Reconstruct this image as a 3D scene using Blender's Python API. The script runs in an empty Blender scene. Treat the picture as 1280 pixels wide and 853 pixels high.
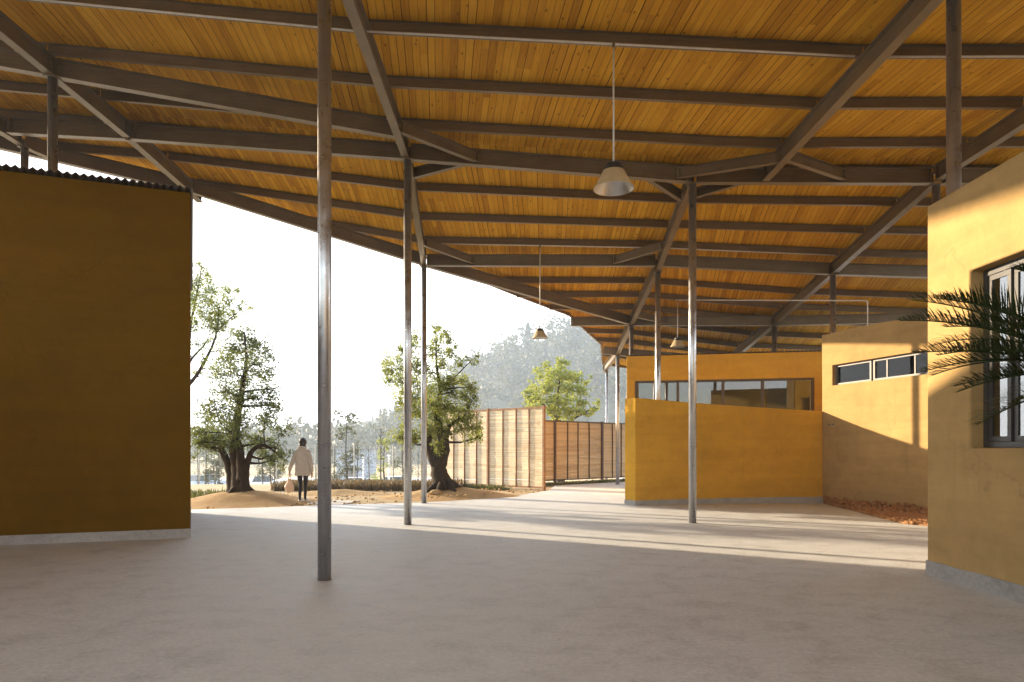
import bpy, bmesh, math, random
from mathutils import Vector, Matrix, noise

SC = bpy.context.scene
COL = SC.collection
R = math.radians
F = 853.33          # focal length in reference pixels (24 mm on 36 mm)
EYE = 1.45          # camera height

def PX(x, y, d):
    return Vector(((x - 640) * d / F, d, EYE + (560 - y) * d / F))

# ------------------------------------------------------------------ helpers
def wloc(o):
    v = Vector((0, 0, 0))
    while o is not None:
        v += o.location
        o = o.parent
    return v

def tag(o, label=None, cat=None, group=None, kind=None):
    if label: o['label'] = label
    if cat: o['category'] = cat
    if group: o['group'] = group
    if kind: o['kind'] = kind
    return o

def thing(name, label, cat, loc=(0, 0, 0), group=None):
    o = bpy.data.objects.new(name, None)
    o.empty_display_size = 0.2
    COL.objects.link(o)
    o.location = loc
    return tag(o, label, cat, group)

def obj(name, bm, mat, parent=None, origin=None, smooth=False, recalc=True):
    """one mesh object; bm is in world coordinates"""
    if recalc:
        bmesh.ops.recalc_face_normals(bm, faces=bm.faces[:])
    off = Vector(origin) if origin is not None else Vector((0, 0, 0))
    base = wloc(parent) if parent else Vector((0, 0, 0))
    bmesh.ops.translate(bm, verts=bm.verts[:], vec=-(off if origin is not None else base))
    me = bpy.data.meshes.new(name)
    bm.to_mesh(me); bm.free()
    mats = mat if isinstance(mat, (list, tuple)) else [mat]
    for m in mats: me.materials.append(m)
    if smooth:
        me.polygons.foreach_set('use_smooth', [True] * len(me.polygons))
    o = bpy.data.objects.new(name, me)
    COL.objects.link(o)
    if parent: o.parent = parent
    if origin is not None: o.location = off - base
    return o

def struct(name, bm, mat, **k):
    return tag(obj(name, bm, mat, **k), kind='structure')

def bevel_mod(o, w=0.01, seg=2):
    m = o.modifiers.new('bevel', 'BEVEL'); m.width = w; m.segments = seg
    m.limit_method = 'ANGLE'; m.angle_limit = R(40)
    return o

def box(bm, lo, hi, M=None):
    (x0, y0, z0), (x1, y1, z1) = lo, hi
    vs = [Vector(p) for p in ((x0,y0,z0),(x1,y0,z0),(x1,y1,z0),(x0,y1,z0),(x0,y0,z1),(x1,y0,z1),(x1,y1,z1),(x0,y1,z1))]
    if M is not None: vs = [M @ v for v in vs]
    v = [bm.verts.new(p) for p in vs]
    for f in ((3,2,1,0),(4,5,6,7),(0,1,5,4),(1,2,6,5),(2,3,7,6),(3,0,4,7)):
        bm.faces.new([v[i] for i in f])

def frame_between(a, b, up=Vector((0, 0, 1))):
    """matrix with local x along a->b, local z close to up"""
    a, b = Vector(a), Vector(b)
    x = (b - a).normalized()
    y = up.cross(x)
    if y.length < 1e-5: y = Vector((0, 1, 0)).cross(x)
    y.normalize()
    z = x.cross(y)
    M = Matrix((x, y, z)).transposed().to_4x4()
    M.translation = a
    return M, (b - a).length

def bar(bm, a, b, w, h, z0=0.0):
    """box along a->b, width w, from z0 to z0+h above the line"""
    M, L = frame_between(a, b)
    box(bm, (0, -w/2, z0), (L, w/2, z0 + h), M)

def ibeam(bm, a, b, h=0.30, w=0.14, t=0.016, tw=0.012):
    M, L = frame_between(a, b)
    box(bm, (0, -w/2, 0), (L, w/2, t), M)
    box(bm, (0, -w/2, h - t), (L, w/2, h), M)
    box(bm, (0.002, -tw/2, t), (L - 0.002, tw/2, h - t), M)
    # lower fillet line of the flange
    for s in (-1, 1):
        for e in (0.06, L - 0.06 - 0.01):
            if L > 1.2:
                ya, yb = sorted((s * tw / 2, s * (w / 2 - 0.006)))
                box(bm, (e, ya, t), (e + 0.01, yb, h - t), M)

def channel(bm, a, b, h=0.17, w=0.07, t=0.008):
    M, L = frame_between(a, b)
    box(bm, (0, -w/2, 0), (L, w/2, t), M)
    box(bm, (0, -w/2, h - t), (L, w/2, h), M)
    box(bm, (0.001, w/2 - 0.03, t), (L - 0.001, w/2 - 0.03 + t, h - t), M)
    box(bm, (0.001, -w/2, t), (L - 0.001, -w/2 + 0.004, t + 0.018), M)

def tube(bm, pts, rad, seg=8, caps=True, wob=0.0, rng=None):
    pts = [Vector(p) for p in pts]
    if not isinstance(rad, (list, tuple)): rad = [rad] * len(pts)
    rings = []
    ref = None
    for i, p in enumerate(pts):
        if i == 0: t = pts[1] - p
        elif i == len(pts) - 1: t = p - pts[i-1]
        else: t = pts[i+1] - pts[i-1]
        t.normalize()
        if ref is None:
            ref = Vector((1, 0, 0)) if abs(t.x) < 0.8 else Vector((0, 1, 0))
        n = ref - t * ref.dot(t); n.normalize(); ref = n
        b = t.cross(n)
        ring = []
        for k in range(seg):
            a = 2 * math.pi * k / seg
            r = rad[i] * (1 + (rng.uniform(-wob, wob) if rng else 0))
            ring.append(bm.verts.new(p + (n * math.cos(a) + b * math.sin(a)) * r))
        rings.append(ring)
    for i in range(len(rings) - 1):
        for k in range(seg):
            bm.faces.new((rings[i][k], rings[i][(k+1) % seg], rings[i+1][(k+1) % seg], rings[i+1][k]))
    if caps:
        bm.faces.new(rings[0][::-1]); bm.faces.new(rings[-1])
    return rings

def lathe(bm, prof, c, seg=32, close=False):
    """prof list of (r, z)"""
    c = Vector(c); rings = []
    for r, z in prof:
        if r < 1e-6:
            rings.append([bm.verts.new(c + Vector((0, 0, z)))])
        else:
            rings.append([bm.verts.new(c + Vector((r*math.cos(2*math.pi*k/seg), r*math.sin(2*math.pi*k/seg), z))) for k in range(seg)])
    for a, b in zip(rings, rings[1:]):
        for k in range(seg):
            k2 = (k + 1) % seg
            if len(a) == 1 and len(b) == 1: continue
            if len(a) == 1: bm.faces.new((a[0], b[k2], b[k]))
            elif len(b) == 1: bm.faces.new((a[k], a[k2], b[0]))
            else: bm.faces.new((a[k], a[k2], b[k2], b[k]))

def ellipsoid(bm, c, r, seg=16, ring=10, fn=None, M=None):
    c = Vector(c); rows = []
    for i in range(ring + 1):
        th = math.pi * i / ring
        row = []
        n = 1 if i in (0, ring) else seg
        for k in range(n):
            ph = 2 * math.pi * k / seg
            p = Vector((math.sin(th)*math.cos(ph), math.sin(th)*math.sin(ph), math.cos(th)))
            q = Vector((p.x*r[0], p.y*r[1], p.z*r[2]))
            if fn: q = fn(p, q)
            if M is not None: q = M @ q
            row.append(bm.verts.new(c + q))
        rows.append(row)
    for a, b in zip(rows, rows[1:]):
        for k in range(seg):
            k2 = (k + 1) % seg
            if len(a) == 1: bm.faces.new((a[0], b[k], b[k2]))
            elif len(b) == 1: bm.faces.new((a[k], b[0], a[k2]))
            else: bm.faces.new((a[k], b[k], b[k2], a[k2]))

def prism(bm, poly, z0, z1):
    """poly list of (x,y); z0/z1 numbers or functions(x,y)"""
    f0 = z0 if callable(z0) else (lambda x, y: z0)
    f1 = z1 if callable(z1) else (lambda x, y: z1)
    a = [bm.verts.new((x, y, f0(x, y))) for x, y in poly]
    b = [bm.verts.new((x, y, f1(x, y))) for x, y in poly]
    n = len(poly)
    bm.faces.new(a[::-1]); bm.faces.new(b)
    for i in range(n):
        j = (i + 1) % n
        bm.faces.new((a[i], a[j], b[j], b[i]))

def wall_grid(us, zs, holes, base, thick, lean=0.0):
    """wall with openings. us: stations along; zs: list of numbers or functions of u; holes: set of (i,j);
    base(u, w): plan point at station u, depth w in 0..thick"""
    bm = bmesh.new(); V = {}
    def zz(j, u):
        z = zs[j]
        return z(u) if callable(z) else z
    def v(i, j, w):
        k = (i, j, w)
        if k not in V:
            x, y = base(us[i], w * thick)
            z = zz(j, us[i])
            V[k] = bm.verts.new((x - lean * z, y, z))
        return V[k]
    nu, nz = len(us) - 1, len(zs) - 1
    keep = {(i, j) for i in range(nu) for j in range(nz)} - set(holes)
    for i, j in keep:
        bm.faces.new((v(i,j,0), v(i+1,j,0), v(i+1,j+1,0), v(i,j+1,0)))
        bm.faces.new((v(i,j,1), v(i,j+1,1), v(i+1,j+1,1), v(i+1,j,1)))
        for (di, dj, e) in ((-1,0,((0,0),(0,1))), (1,0,((1,1),(1,0))), (0,-1,((1,0),(0,0))), (0,1,((0,1),(1,1)))):
            if (i+di, j+dj) not in keep:
                (a, b), (c, d) = e
                bm.faces.new((v(i+a,j+b,0), v(i+c,j+d,0), v(i+c,j+d,1), v(i+a,j+b,1)))
    return bm

def lerp_table(xs, ys):
    def f(x):
        if x <= xs[0]: return ys[0]
        for a, b, p, q in zip(xs, xs[1:], ys, ys[1:]):
            if x <= b: return p + (q - p) * (x - a) / (b - a)
        return ys[-1]
    return f

# ------------------------------------------------------------------ materials
class NT:
    def __init__(s, name):
        s.m = bpy.data.materials.new(name); s.m.use_nodes = True
        s.t = s.m.node_tree; s.t.nodes.clear()
        s.out = s.n('ShaderNodeOutputMaterial')
    def n(s, typ, **k):
        nd = s.t.nodes.new(typ)
        for a, b in k.items(): setattr(nd, a, b)
        return nd
    def l(s, a, b): s.t.links.new(a, b)
    def val(s, sock, v):
        if isinstance(v, bpy.types.NodeSocket): s.l(v, sock)
        else: sock.default_value = v
    def math(s, op, a, b=None, c=None):
        nd = s.n('ShaderNodeMath', operation=op)
        for i, v in enumerate((a, b, c)):
            if v is not None: s.val(nd.inputs[i], v)
        return nd.outputs[0]
    def coord(s, kind='Object', scale=(1,1,1), rot=(0,0,0)):
        tc = s.n('ShaderNodeTexCoord'); mp = s.n('ShaderNodeMapping')
        s.l(tc.outputs[kind], mp.inputs[0]); mp.inputs['Scale'].default_value = scale; mp.inputs['Rotation'].default_value = rot
        return mp.outputs[0]
    def noise(s, vec, scale, detail=4, rough=0.55, dist=0.0):
        nd = s.n('ShaderNodeTexNoise')
        s.l(vec, nd.inputs['Vector']); nd.inputs['Scale'].default_value = scale
        nd.inputs['Detail'].default_value = detail; nd.inputs['Roughness'].default_value = rough
        nd.inputs['Distortion'].default_value = dist
        return nd.outputs['Fac']
    def ramp(s, fac, stops):
        nd = s.n('ShaderNodeValToRGB'); s.l(fac, nd.inputs[0])
        e = nd.color_ramp.elements
        while len(e) < len(stops): e.new(0.5)
        for el, (p, c) in zip(e, stops):
            el.position = p; el.color = (*c, 1) if len(c) == 3 else c
        return nd.outputs[0]
    def mix(s, fac, a, b, blend='MIX'):
        nd = s.n('ShaderNodeMix', data_type='RGBA', blend_type=blend)
        s.val(nd.inputs[0], fac)
        for sock, v in ((nd.inputs[6], a), (nd.inputs[7], b)):
            s.val(sock, v if isinstance(v, bpy.types.NodeSocket) else ((*v, 1) if len(v) == 3 else v))
        return nd.outputs[2]
    def bsdf(s, color, rough=0.8, metal=0.0, spec=0.5, bump=None, bstr=0.2, bdist=0.01):
        p = s.n('ShaderNodeBsdfPrincipled')
        s.val(p.inputs['Base Color'], color if isinstance(color, bpy.types.NodeSocket) else (*color, 1))
        s.val(p.inputs['Roughness'], rough); s.val(p.inputs['Metallic'], metal)
        p.inputs['Specular IOR Level'].default_value = spec
        if bump is not None:
            b = s.n('ShaderNodeBump'); b.inputs['Strength'].default_value = bstr; b.inputs['Distance'].default_value = bdist
            s.l(bump, b.inputs['Height']); s.l(b.outputs[0], p.inputs['Normal'])
        return p
    def done(s, shader):
        s.l(shader.outputs[0] if hasattr(shader, 'outputs') else shader, s.out.inputs[0]); return s.m

def m_plain(name, c, rough=0.6, metal=0.0, spec=0.5, var=0.12, scale=8):
    t = NT(name); v = t.coord()
    n = t.noise(v, scale, 5)
    lo = tuple(x * (1 - var) for x in c); hi = tuple(min(1, x * (1 + var)) for x in c)
    return t.done(t.bsdf(t.ramp(n, [(0.3, lo), (0.7, hi)]), rough, metal, spec, bump=n, bstr=0.08))

def m_plaster(name, c, dirty=True):
    t = NT(name); v = t.coord()
    big = t.noise(v, 0.7, 5, 0.6)
    mid = t.noise(v, 4.0, 6, 0.65, 0.6)
    fine = t.noise(v, 60.0, 4, 0.6)
    hor = t.noise(t.coord(scale=(0.25, 0.25, 3.0)), 1.2, 4, 0.6)      # faint coats laid in horizontal lifts
    c0 = tuple(x * 0.68 for x in c); c1 = tuple(x * 1.14 for x in c)
    col = t.ramp(big, [(0.28, c0), (0.5, c), (0.74, c1)])
    col = t.mix(0.42, col, t.ramp(mid, [(0.3, tuple(x*0.72 for x in c)), (0.7, tuple(min(1,x*1.22) for x in c))]))
    col = t.mix(0.28, col, t.ramp(hor, [(0.35, tuple(x*0.7 for x in c)), (0.65, tuple(min(1,x*1.2) for x in c))]))
    # a few pale trowel scuffs
    sc = t.ramp(t.noise(t.coord(scale=(1, 1, 0.35)), 9.0, 3, 0.7, 1.5), [(0.66, (0,0,0)), (0.78, (1,1,1))])
    col = t.mix(t.math('MULTIPLY', sc, 0.22), col, tuple(min(1, x*1.5) for x in c))
    drip = t.ramp(t.noise(t.coord(scale=(1.0, 1.0, 0.10)), 5.0, 5, 0.7, 0.3), [(0.58, (0,0,0)), (0.76, (1,1,1))])
    col = t.mix(t.math('MULTIPLY', drip, 0.26), col, tuple(x*0.55 for x in c))
    vc = t.n('ShaderNodeTexVoronoi', feature='DISTANCE_TO_EDGE'); vc.inputs['Scale'].default_value = 0.55
    dv = t.n('ShaderNodeVectorMath', operation='ADD'); nn = t.n('ShaderNodeTexNoise'); t.l(v, nn.inputs['Vector']); nn.inputs['Scale'].default_value = 2.0; nn.inputs['Detail'].default_value = 6
    sc2 = t.n('ShaderNodeVectorMath', operation='SCALE'); t.l(nn.outputs['Color'], sc2.inputs[0]); sc2.inputs['Scale'].default_value = 0.9
    t.l(v, dv.inputs[0]); t.l(sc2.outputs[0], dv.inputs[1]); t.l(dv.outputs[0], vc.inputs['Vector'])
    ck = t.ramp(vc.outputs['Distance'], [(0.002, (1,1,1)), (0.006, (0,0,0))])
    msk = t.ramp(t.noise(v, 0.8, 2), [(0.52, (0,0,0)), (0.6, (1,1,1))])
    col = t.mix(t.math('MULTIPLY', t.math('MULTIPLY', ck, msk), 0.26), col, tuple(x*0.35 for x in c))
    h = t.math('ADD', t.math('MULTIPLY', mid, 0.7), t.math('MULTIPLY', fine, 0.25))
    return t.done(t.bsdf(col, 0.9, 0, 0.1, bump=h, bstr=0.5, bdist=0.02))

def m_concrete(name, c, floor=False):
    t = NT(name); v = t.coord()
    big = t.noise(v, 0.35, 6, 0.6, 0.4)
    mid = t.noise(t.coord(scale=(0.8, 1.0, 1.0), rot=(0, 0, 0.25)), 3.0, 9, 0.74, 0.4)
    fine = t.noise(v, 26.0, 5, 0.65)
    grit = t.noise(v, 130.0, 2, 0.5)
    col = t.ramp(big, [(0.25, tuple(x*0.72 for x in c)), (0.5, c), (0.78, tuple(x*1.16 for x in c))])
    col = t.mix(0.62, col, t.ramp(mid, [(0.32, tuple(x*0.46 for x in c)), (0.50, c), (0.72, tuple(min(1,x*1.26) for x in c))]))
    col = t.mix(0.38, col, t.ramp(fine, [(0.3, tuple(x*0.62 for x in c)), (0.7, tuple(min(1,x*1.3) for x in c))]))
    st = t.ramp(t.noise(v, 1.1, 4, 0.6, 1.2), [(0.60, (0,0,0)), (0.74, (1,1,1))])
    col = t.mix(t.math('MULTIPLY', st, 0.35), col, (0.30, 0.285, 0.27))
    rough = t.ramp(mid, [(0.3, (0.55,)*3), (0.7, (0.78,)*3)]) if floor else 0.85
    h = t.math('ADD', t.math('MULTIPLY', mid, 0.8), t.math('ADD', t.math('MULTIPLY', fine, 0.3), t.math('MULTIPLY', grit, 0.10)))
    return t.done(t.bsdf(col, rough, 0, 0.35, bump=h, bstr=0.28, bdist=0.01))

def m_boards():
    """tongue-and-groove pine boards; UV u = metres across boards, v = metres along"""
    t = NT('pine_boards')
    uv = t.n('ShaderNodeUVMap'); sep = t.n('ShaderNodeSeparateXYZ'); t.l(uv.outputs[0], sep.inputs[0])
    W = 0.112
    u = t.math('DIVIDE', sep.outputs[0], W)
    idx = t.math('FLOOR', u); fr = t.math('FRACT', u)
    w1 = t.n('ShaderNodeTexWhiteNoise', noise_dimensions='1D'); t.l(idx, w1.inputs['W'])
    rnd = w1.outputs['Value']
    w1b = t.n('ShaderNodeTexWhiteNoise', noise_dimensions='1D'); t.l(t.math('ADD', idx, 77.3), w1b.inputs['W'])
    # butt joints: boards of about 3.6 m with a random start
    vv = t.math('DIVIDE', t.math('ADD', sep.outputs[1], t.math('MULTIPLY', rnd, 3.6)), 3.6)
    seg = t.math('FLOOR', vv); vf = t.math('FRACT', vv)
    w2 = t.n('ShaderNodeTexWhiteNoise', noise_dimensions='2D')
    cmb = t.n('ShaderNodeCombineXYZ'); t.l(idx, cmb.inputs[0]); t.l(seg, cmb.inputs[1]); t.l(cmb.outputs[0], w2.inputs['Vector'])
    r2 = w2.outputs['Value']
    gc = t.n('ShaderNodeCombineXYZ')
    t.l(t.math('ADD', t.math('MULTIPLY', sep.outputs[0], 1.0), t.math('MULTIPLY', r2, 7.0)), gc.inputs[0])
    t.l(t.math('MULTIPLY', sep.outputs[1], 0.055), gc.inputs[1]); t.l(t.math('MULTIPLY', r2, 31.0), gc.inputs[2])
    grain = t.noise(gc.outputs[0], 34.0, 5, 0.6, 0.7)
    tone = t.ramp(r2, [(0.0, (0.30, 0.115, 0.006)), (0.18, (0.56, 0.270, 0.016)), (0.55, (0.68, 0.345, 0.022)), (0.8, (0.78, 0.430, 0.040)), (1.0, (0.40, 0.165, 0.008))])
    col = t.mix(0.36, tone, t.mix(t.ramp(grain, [(0.32, (0,0,0)), (0.68, (1,1,1))]), (0.32, 0.125, 0.006), (0.82, 0.46, 0.045)))
    # knots
    kc = t.n('ShaderNodeCombineXYZ'); t.l(t.math('ADD', sep.outputs[0], t.math('MULTIPLY', rnd, 5.0)), kc.inputs[0])
    t.l(t.math('MULTIPLY', sep.outputs[1], 0.45), kc.inputs[1])
    vo = t.n('ShaderNodeTexVoronoi', feature='F1'); t.l(kc.outputs[0], vo.inputs['Vector']); vo.inputs['Scale'].default_value = 7.0
    kn = t.ramp(vo.outputs['Distance'], [(0.06, (1,1,1)), (0.16, (0,0,0))])
    col = t.mix(t.math('MULTIPLY', kn, 0.85), col, (0.12, 0.045, 0.008))
    big = t.noise(uv.outputs[0], 1.1, 4)
    col = t.mix(0.2, col, t.ramp(big, [(0.3, (0.42, 0.19, 0.010)), (0.7, (0.76, 0.41, 0.035))]))
    # grooves: V joint whose darkness differs from board to board, and the end joints
    gw = t.math('ADD', 0.05, t.math('MULTIPLY', t.math('POWER', rnd, 2.0), 0.10))
    g = t.math('LESS_THAN', fr, gw)
    g2 = t.math('LESS_THAN', vf, 0.0016)
    gap = t.math('MAXIMUM', t.math('MULTIPLY', g, t.math('ADD', 0.35, t.math('MULTIPLY', w1b.outputs['Value'], 0.65))), t.math('MULTIPLY', g2, 0.35))
    col = t.mix(t.math('MULTIPLY', gap, 0.95), col, (0.035, 0.014, 0.004))
    h = t.math('SUBTRACT', t.math('MULTIPLY', grain, 0.15), g)
    return t.done(t.bsdf(col, 0.7, 0, 0.12, bump=h, bstr=0.5, bdist=0.008))

def m_steel_paint():
    t = NT('grey_steel_paint'); v = t.coord()
    n = t.noise(v, 2.5, 5, 0.6); f = t.noise(v, 40, 3)
    s = t.noise(t.coord(scale=(0.4, 0.4, 6)), 5, 4, 0.6)
    col = t.ramp(n, [(0.3, (0.150, 0.104, 0.056)), (0.7, (0.205, 0.148, 0.088))])
    col = t.mix(0.2, col, t.ramp(s, [(0.4, (0.08, 0.06, 0.04)), (0.6, (0.22, 0.165, 0.105))]))
    return t.done(t.bsdf(col, 0.36, 0.15, 0.6, bump=f, bstr=0.05))

def m_galv():
    t = NT('galvanised_steel'); v = t.coord()
    n = t.noise(v, 9, 3, 0.6, 0.2); s = t.noise(t.coord(scale=(6, 6, 0.5)), 4, 5, 0.6)
    col = t.ramp(n, [(0.3, (0.42, 0.43, 0.45)), (0.7, (0.54, 0.55, 0.57))])
    col = t.mix(0.35, col, t.ramp(s, [(0.35, (0.36, 0.37, 0.39)), (0.65, (0.62, 0.63, 0.645))]))
    ro = t.ramp(n, [(0.3, (0.24,)*3), (0.7, (0.40,)*3)])
    return t.done(t.bsdf(col, ro, 0.92, 0.5, bump=n, bstr=0.04))

def m_leaf(name, c0, c1, trans=0.35, rough=0.55):
    t = NT(name)
    g = t.n('ShaderNodeNewGeometry')
    col = t.ramp(g.outputs['Random Per Island'], [(0.0, c0), (0.65, tuple((a+b)/2 for a, b in zip(c0, c1))), (1.0, c1)])
    p = t.bsdf(col, rough, 0, 0.4)
    tr = t.n('ShaderNodeBsdfTranslucent'); t.l(t.mix(0.5, col, (c1[0]*1.5, c1[1]*1.6, c1[2]*0.9)), tr.inputs[0])
    mx = t.n('ShaderNodeMixShader'); mx.inputs[0].default_value = trans
    t.l(p.outputs[0], mx.inputs[1]); t.l(tr.outputs[0], mx.inputs[2])
    return t.done(mx)

def m_bark():
    t = NT('bark'); v = t.coord(scale=(1, 1, 0.3))
    n = t.noise(v, 16, 6, 0.7, 1.0); b = t.noise(t.coord(), 3, 4)
    col = t.ramp(n, [(0.3, (0.020, 0.014, 0.010)), (0.6, (0.065, 0.046, 0.034)), (0.8, (0.13, 0.10, 0.078))])
    col = t.mix(t.math('MULTIPLY', b, 0.35), col, (0.05, 0.048, 0.032))
    return t.done(t.bsdf(col, 0.92, 0, 0.2, bump=n, bstr=0.9, bdist=0.03))

def m_earth():
    t = NT('sandy_earth'); v = t.coord()
    a = t.noise(v, 0.25, 5, 0.6); b = t.noise(v, 2.2, 6, 0.65, 0.5); c = t.noise(v, 22, 5, 0.7)
    col = t.ramp(a, [(0.3, (0.36, 0.205, 0.075)), (0.55, (0.48, 0.29, 0.12)), (0.8, (0.54, 0.37, 0.19))])
    col = t.mix(0.45, col, t.ramp(b, [(0.3, (0.25, 0.145, 0.055)), (0.55, (0.46, 0.32, 0.17)), (0.75, (0.56, 0.44, 0.28))]))
    col = t.mix(0.3, col, t.ramp(c, [(0.3, (0.20, 0.13, 0.06)), (0.7, (0.58, 0.44, 0.26))]))
    h = t.math('ADD', b, t.math('MULTIPLY', c, 0.4))
    return t.done(t.bsdf(col, 0.95, 0, 0.1, bump=h, bstr=0.7, bdist=0.05))

def m_ground():
    t = NT('ground_soil'); v = t.coord()
    a = t.noise(v, 0.08, 5, 0.6); b = t.noise(v, 1.4, 6, 0.65, 0.5); c = t.noise(v, 18, 5, 0.7)
    col = t.ramp(a, [(0.35, (0.42, 0.31, 0.18)), (0.55, (0.46, 0.37, 0.24)), (0.75, (0.38, 0.34, 0.24))])
    col = t.mix(0.4, col, t.ramp(b, [(0.3, (0.25, 0.17, 0.08)), (0.55, (0.47, 0.35, 0.20)), (0.75, (0.56, 0.46, 0.30))]))
    col = t.mix(0.25, col, t.ramp(c, [(0.3, (0.20, 0.14, 0.07)), (0.7, (0.58, 0.46, 0.28))]))
    h = t.math('ADD', b, t.math('MULTIPLY', c, 0.4))
    return t.done(t.bsdf(col, 0.95, 0, 0.1, bump=h, bstr=0.6, bdist=0.05))

def m_bamboo(name, base, dark):
    t = NT(name); v = t.coord()
    g = t.n('ShaderNodeNewGeometry')
    r = g.outputs['Random Per Island']
    col = t.ramp(r, [(0.0, tuple(x*0.72 for x in base)), (0.4, base), (0.75, tuple(min(1, x*1.15) for x in base)), (1.0, dark)])
    n = t.noise(t.coord(scale=(1, 1, 6)), 6, 5, 0.65)
    w = t.noise(v, 1.1, 4, 0.6)
    col = t.mix(0.35, col, t.ramp(n, [(0.3, dark), (0.65, tuple(min(1, x*1.12) for x in base))]))
    col = t.mix(0.25, col, t.ramp(w, [(0.35, dark), (0.65, base)]))
    return t.done(t.bsdf(col, 0.7, 0, 0.3, bump=n, bstr=0.2))

def m_glass(name, refl=0.5, gc=0.95):
    """reflective tinted pane: transparent body under a clear mirror-like coat"""
    t = NT(name)
    fr = t.n('ShaderNodeFresnel'); fr.inputs[0].default_value = 1.5
    gl = t.n('ShaderNodeBsdfGlossy'); gl.inputs['Roughness'].default_value = 0.015; gl.inputs['Color'].default_value = (0.97*gc, 0.99*gc, gc, 1)
    tr = t.n('ShaderNodeBsdfTransparent'); tr.inputs[0].default_value = (0.55, 0.58, 0.58, 1)
    mx = t.n('ShaderNodeMixShader')
    t.l(t.math('MINIMUM', t.math('ADD', fr.outputs[0], refl), 1.0), mx.inputs[0])
    t.l(tr.outputs[0], mx.inputs[1]); t.l(gl.outputs[0], mx.inputs[2])
    return t.done(mx)

M = {}
M['wall'] = m_plaster('ochre_plaster', (0.60, 0.325, 0.038))
M['wall_shaded'] = m_plaster('shaded_ochre_plaster', (0.135, 0.070, 0.006))  # left wall's shade is put into this darkened plaster colour
M['wall_tan'] = m_plaster('tan_plaster', (0.455, 0.30, 0.125))
M['plinth'] = m_concrete('cement_plinth', (0.36, 0.345, 0.325))
M['floor'] = m_concrete('trowelled_concrete', (0.61, 0.63, 0.635), floor=True)
M['path'] = m_concrete('path_concrete', (0.52, 0.48, 0.43))
M['boards'] = m_boards()
M['steel'] = m_steel_paint()
M['galv'] = m_galv()
M['conduit'] = m_plain('pale_conduit', (0.62, 0.60, 0.55), 0.4)
M['sheet'] = m_plain('corrugated_sheet', (0.10, 0.085, 0.075), 0.55, 0.2)
M['roofsheet'] = m_plain('roof_sheet', (0.22, 0.22, 0.22), 0.5, 0.3)
M['frame_dark'] = m_plain('dark_grey_frame', (0.055, 0.052, 0.05), 0.45, 0.0)
M['frame'] = m_plain('aluminium_frame', (0.15, 0.14, 0.13), 0.5, 0.0)
M['bronze'] = m_plain('bronze_frame', (0.085, 0.06, 0.04), 0.45, 0.3)
M['glass'] = m_glass('window_glass', 0.22, 0.75)
M['glass_strip'] = m_glass('strip_window_glass', 0.05, 0.28)
M['glass_dim'] = m_glass('clear_window_glass', 0.03)
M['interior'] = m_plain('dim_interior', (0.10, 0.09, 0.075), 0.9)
M['cream'] = m_plain('cream_panel', (0.74, 0.66, 0.45), 0.8)
M['earth'] = m_earth()
M['ground'] = m_ground()
M['bark'] = m_bark()
M['leaf_dark'] = m_leaf('dark_evergreen_leaf', (0.050, 0.072, 0.026), (0.17, 0.195, 0.070), 0.38)
M['leaf_mid'] = m_leaf('mid_green_leaf', (0.075, 0.105, 0.026), (0.33, 0.35, 0.10), 0.45)
M['leaf_light'] = m_leaf('yellow_green_leaf', (0.12, 0.17, 0.045), (0.38, 0.38, 0.11), 0.45)
M['leaf_far'] = m_leaf('far_leaf', (0.045, 0.058, 0.030), (0.11, 0.11, 0.055), 0.3)
M['leaf_hill'] = m_leaf('hill_leaf', (0.044, 0.053, 0.038), (0.13, 0.12, 0.082), 0.25)
M['leaf_palm'] = m_leaf('palm_leaflet', (0.018, 0.036, 0.010), (0.050, 0.080, 0.022), 0.22, 0.4)
M['hill'] = m_plain('hill_soil', (0.11, 0.10, 0.065), 0.95, var=0.35, scale=0.2)
M['lot'] = m_plain('pale_parking_lot', (0.52, 0.50, 0.46), 0.9)

# ------------------------------------------------------------------ camera, light, world
cam_d = bpy.data.cameras.new('camera'); cam = bpy.data.objects.new('camera', cam_d); COL.objects.link(cam)
cam.location = (0, 0, EYE); cam.rotation_euler = (R(90), 0, 0)
cam_d.sensor_width = 36; cam_d.lens = 24; cam_d.shift_y = 133.5 / 1280
cam_d.clip_start = 0.05; cam_d.clip_end = 3000
SC.camera = cam

SUN_EL, SUN_AZ = R(12.6), R(-59.5)      # azimuth clockwise from +Y
SKYMAX = 3.4
w = bpy.data.worlds.new('World'); SC.world = w; w.use_nodes = True
nt = w.node_tree; nt.nodes.clear()
sky = nt.nodes.new('ShaderNodeTexSky'); sky.sky_type = 'NISHITA'; sky.sun_disc = False
sky.sun_elevation = SUN_EL; sky.sun_rotation = SUN_AZ % (2 * math.pi)
sky.air_density = 1.0; sky.dust_density = 1.5; sky.ozone_density = 1.0
bg = nt.nodes.new('ShaderNodeBackground'); bg.inputs[1].default_value = 0.15
wo = nt.nodes.new('ShaderNodeOutputWorld')
hs = nt.nodes.new('ShaderNodeHueSaturation'); hs.inputs['Saturation'].default_value = 0.5
nt.links.new(sky.outputs[0], hs.inputs['Color']); dk = nt.nodes.new('ShaderNodeMix'); dk.data_type = 'RGBA'; dk.blend_type = 'DARKEN'; dk.inputs[0].default_value = 1.0
dk.inputs[7].default_value = (SKYMAX, SKYMAX*1.01, SKYMAX*1.03, 1)      # morning mist evens out the glow near the sun
nt.links.new(hs.outputs[0], dk.inputs[6]); nt.links.new(dk.outputs[2], bg.inputs[0]); nt.links.new(bg.outputs[0], wo.inputs[0])
sl = bpy.data.lights.new('sun', 'SUN'); sl.energy = 2.5; sl.angle = R(0.8); sl.color = (1.0, 0.79, 0.54)
so = bpy.data.objects.new('sun', sl); COL.objects.link(so)
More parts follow.
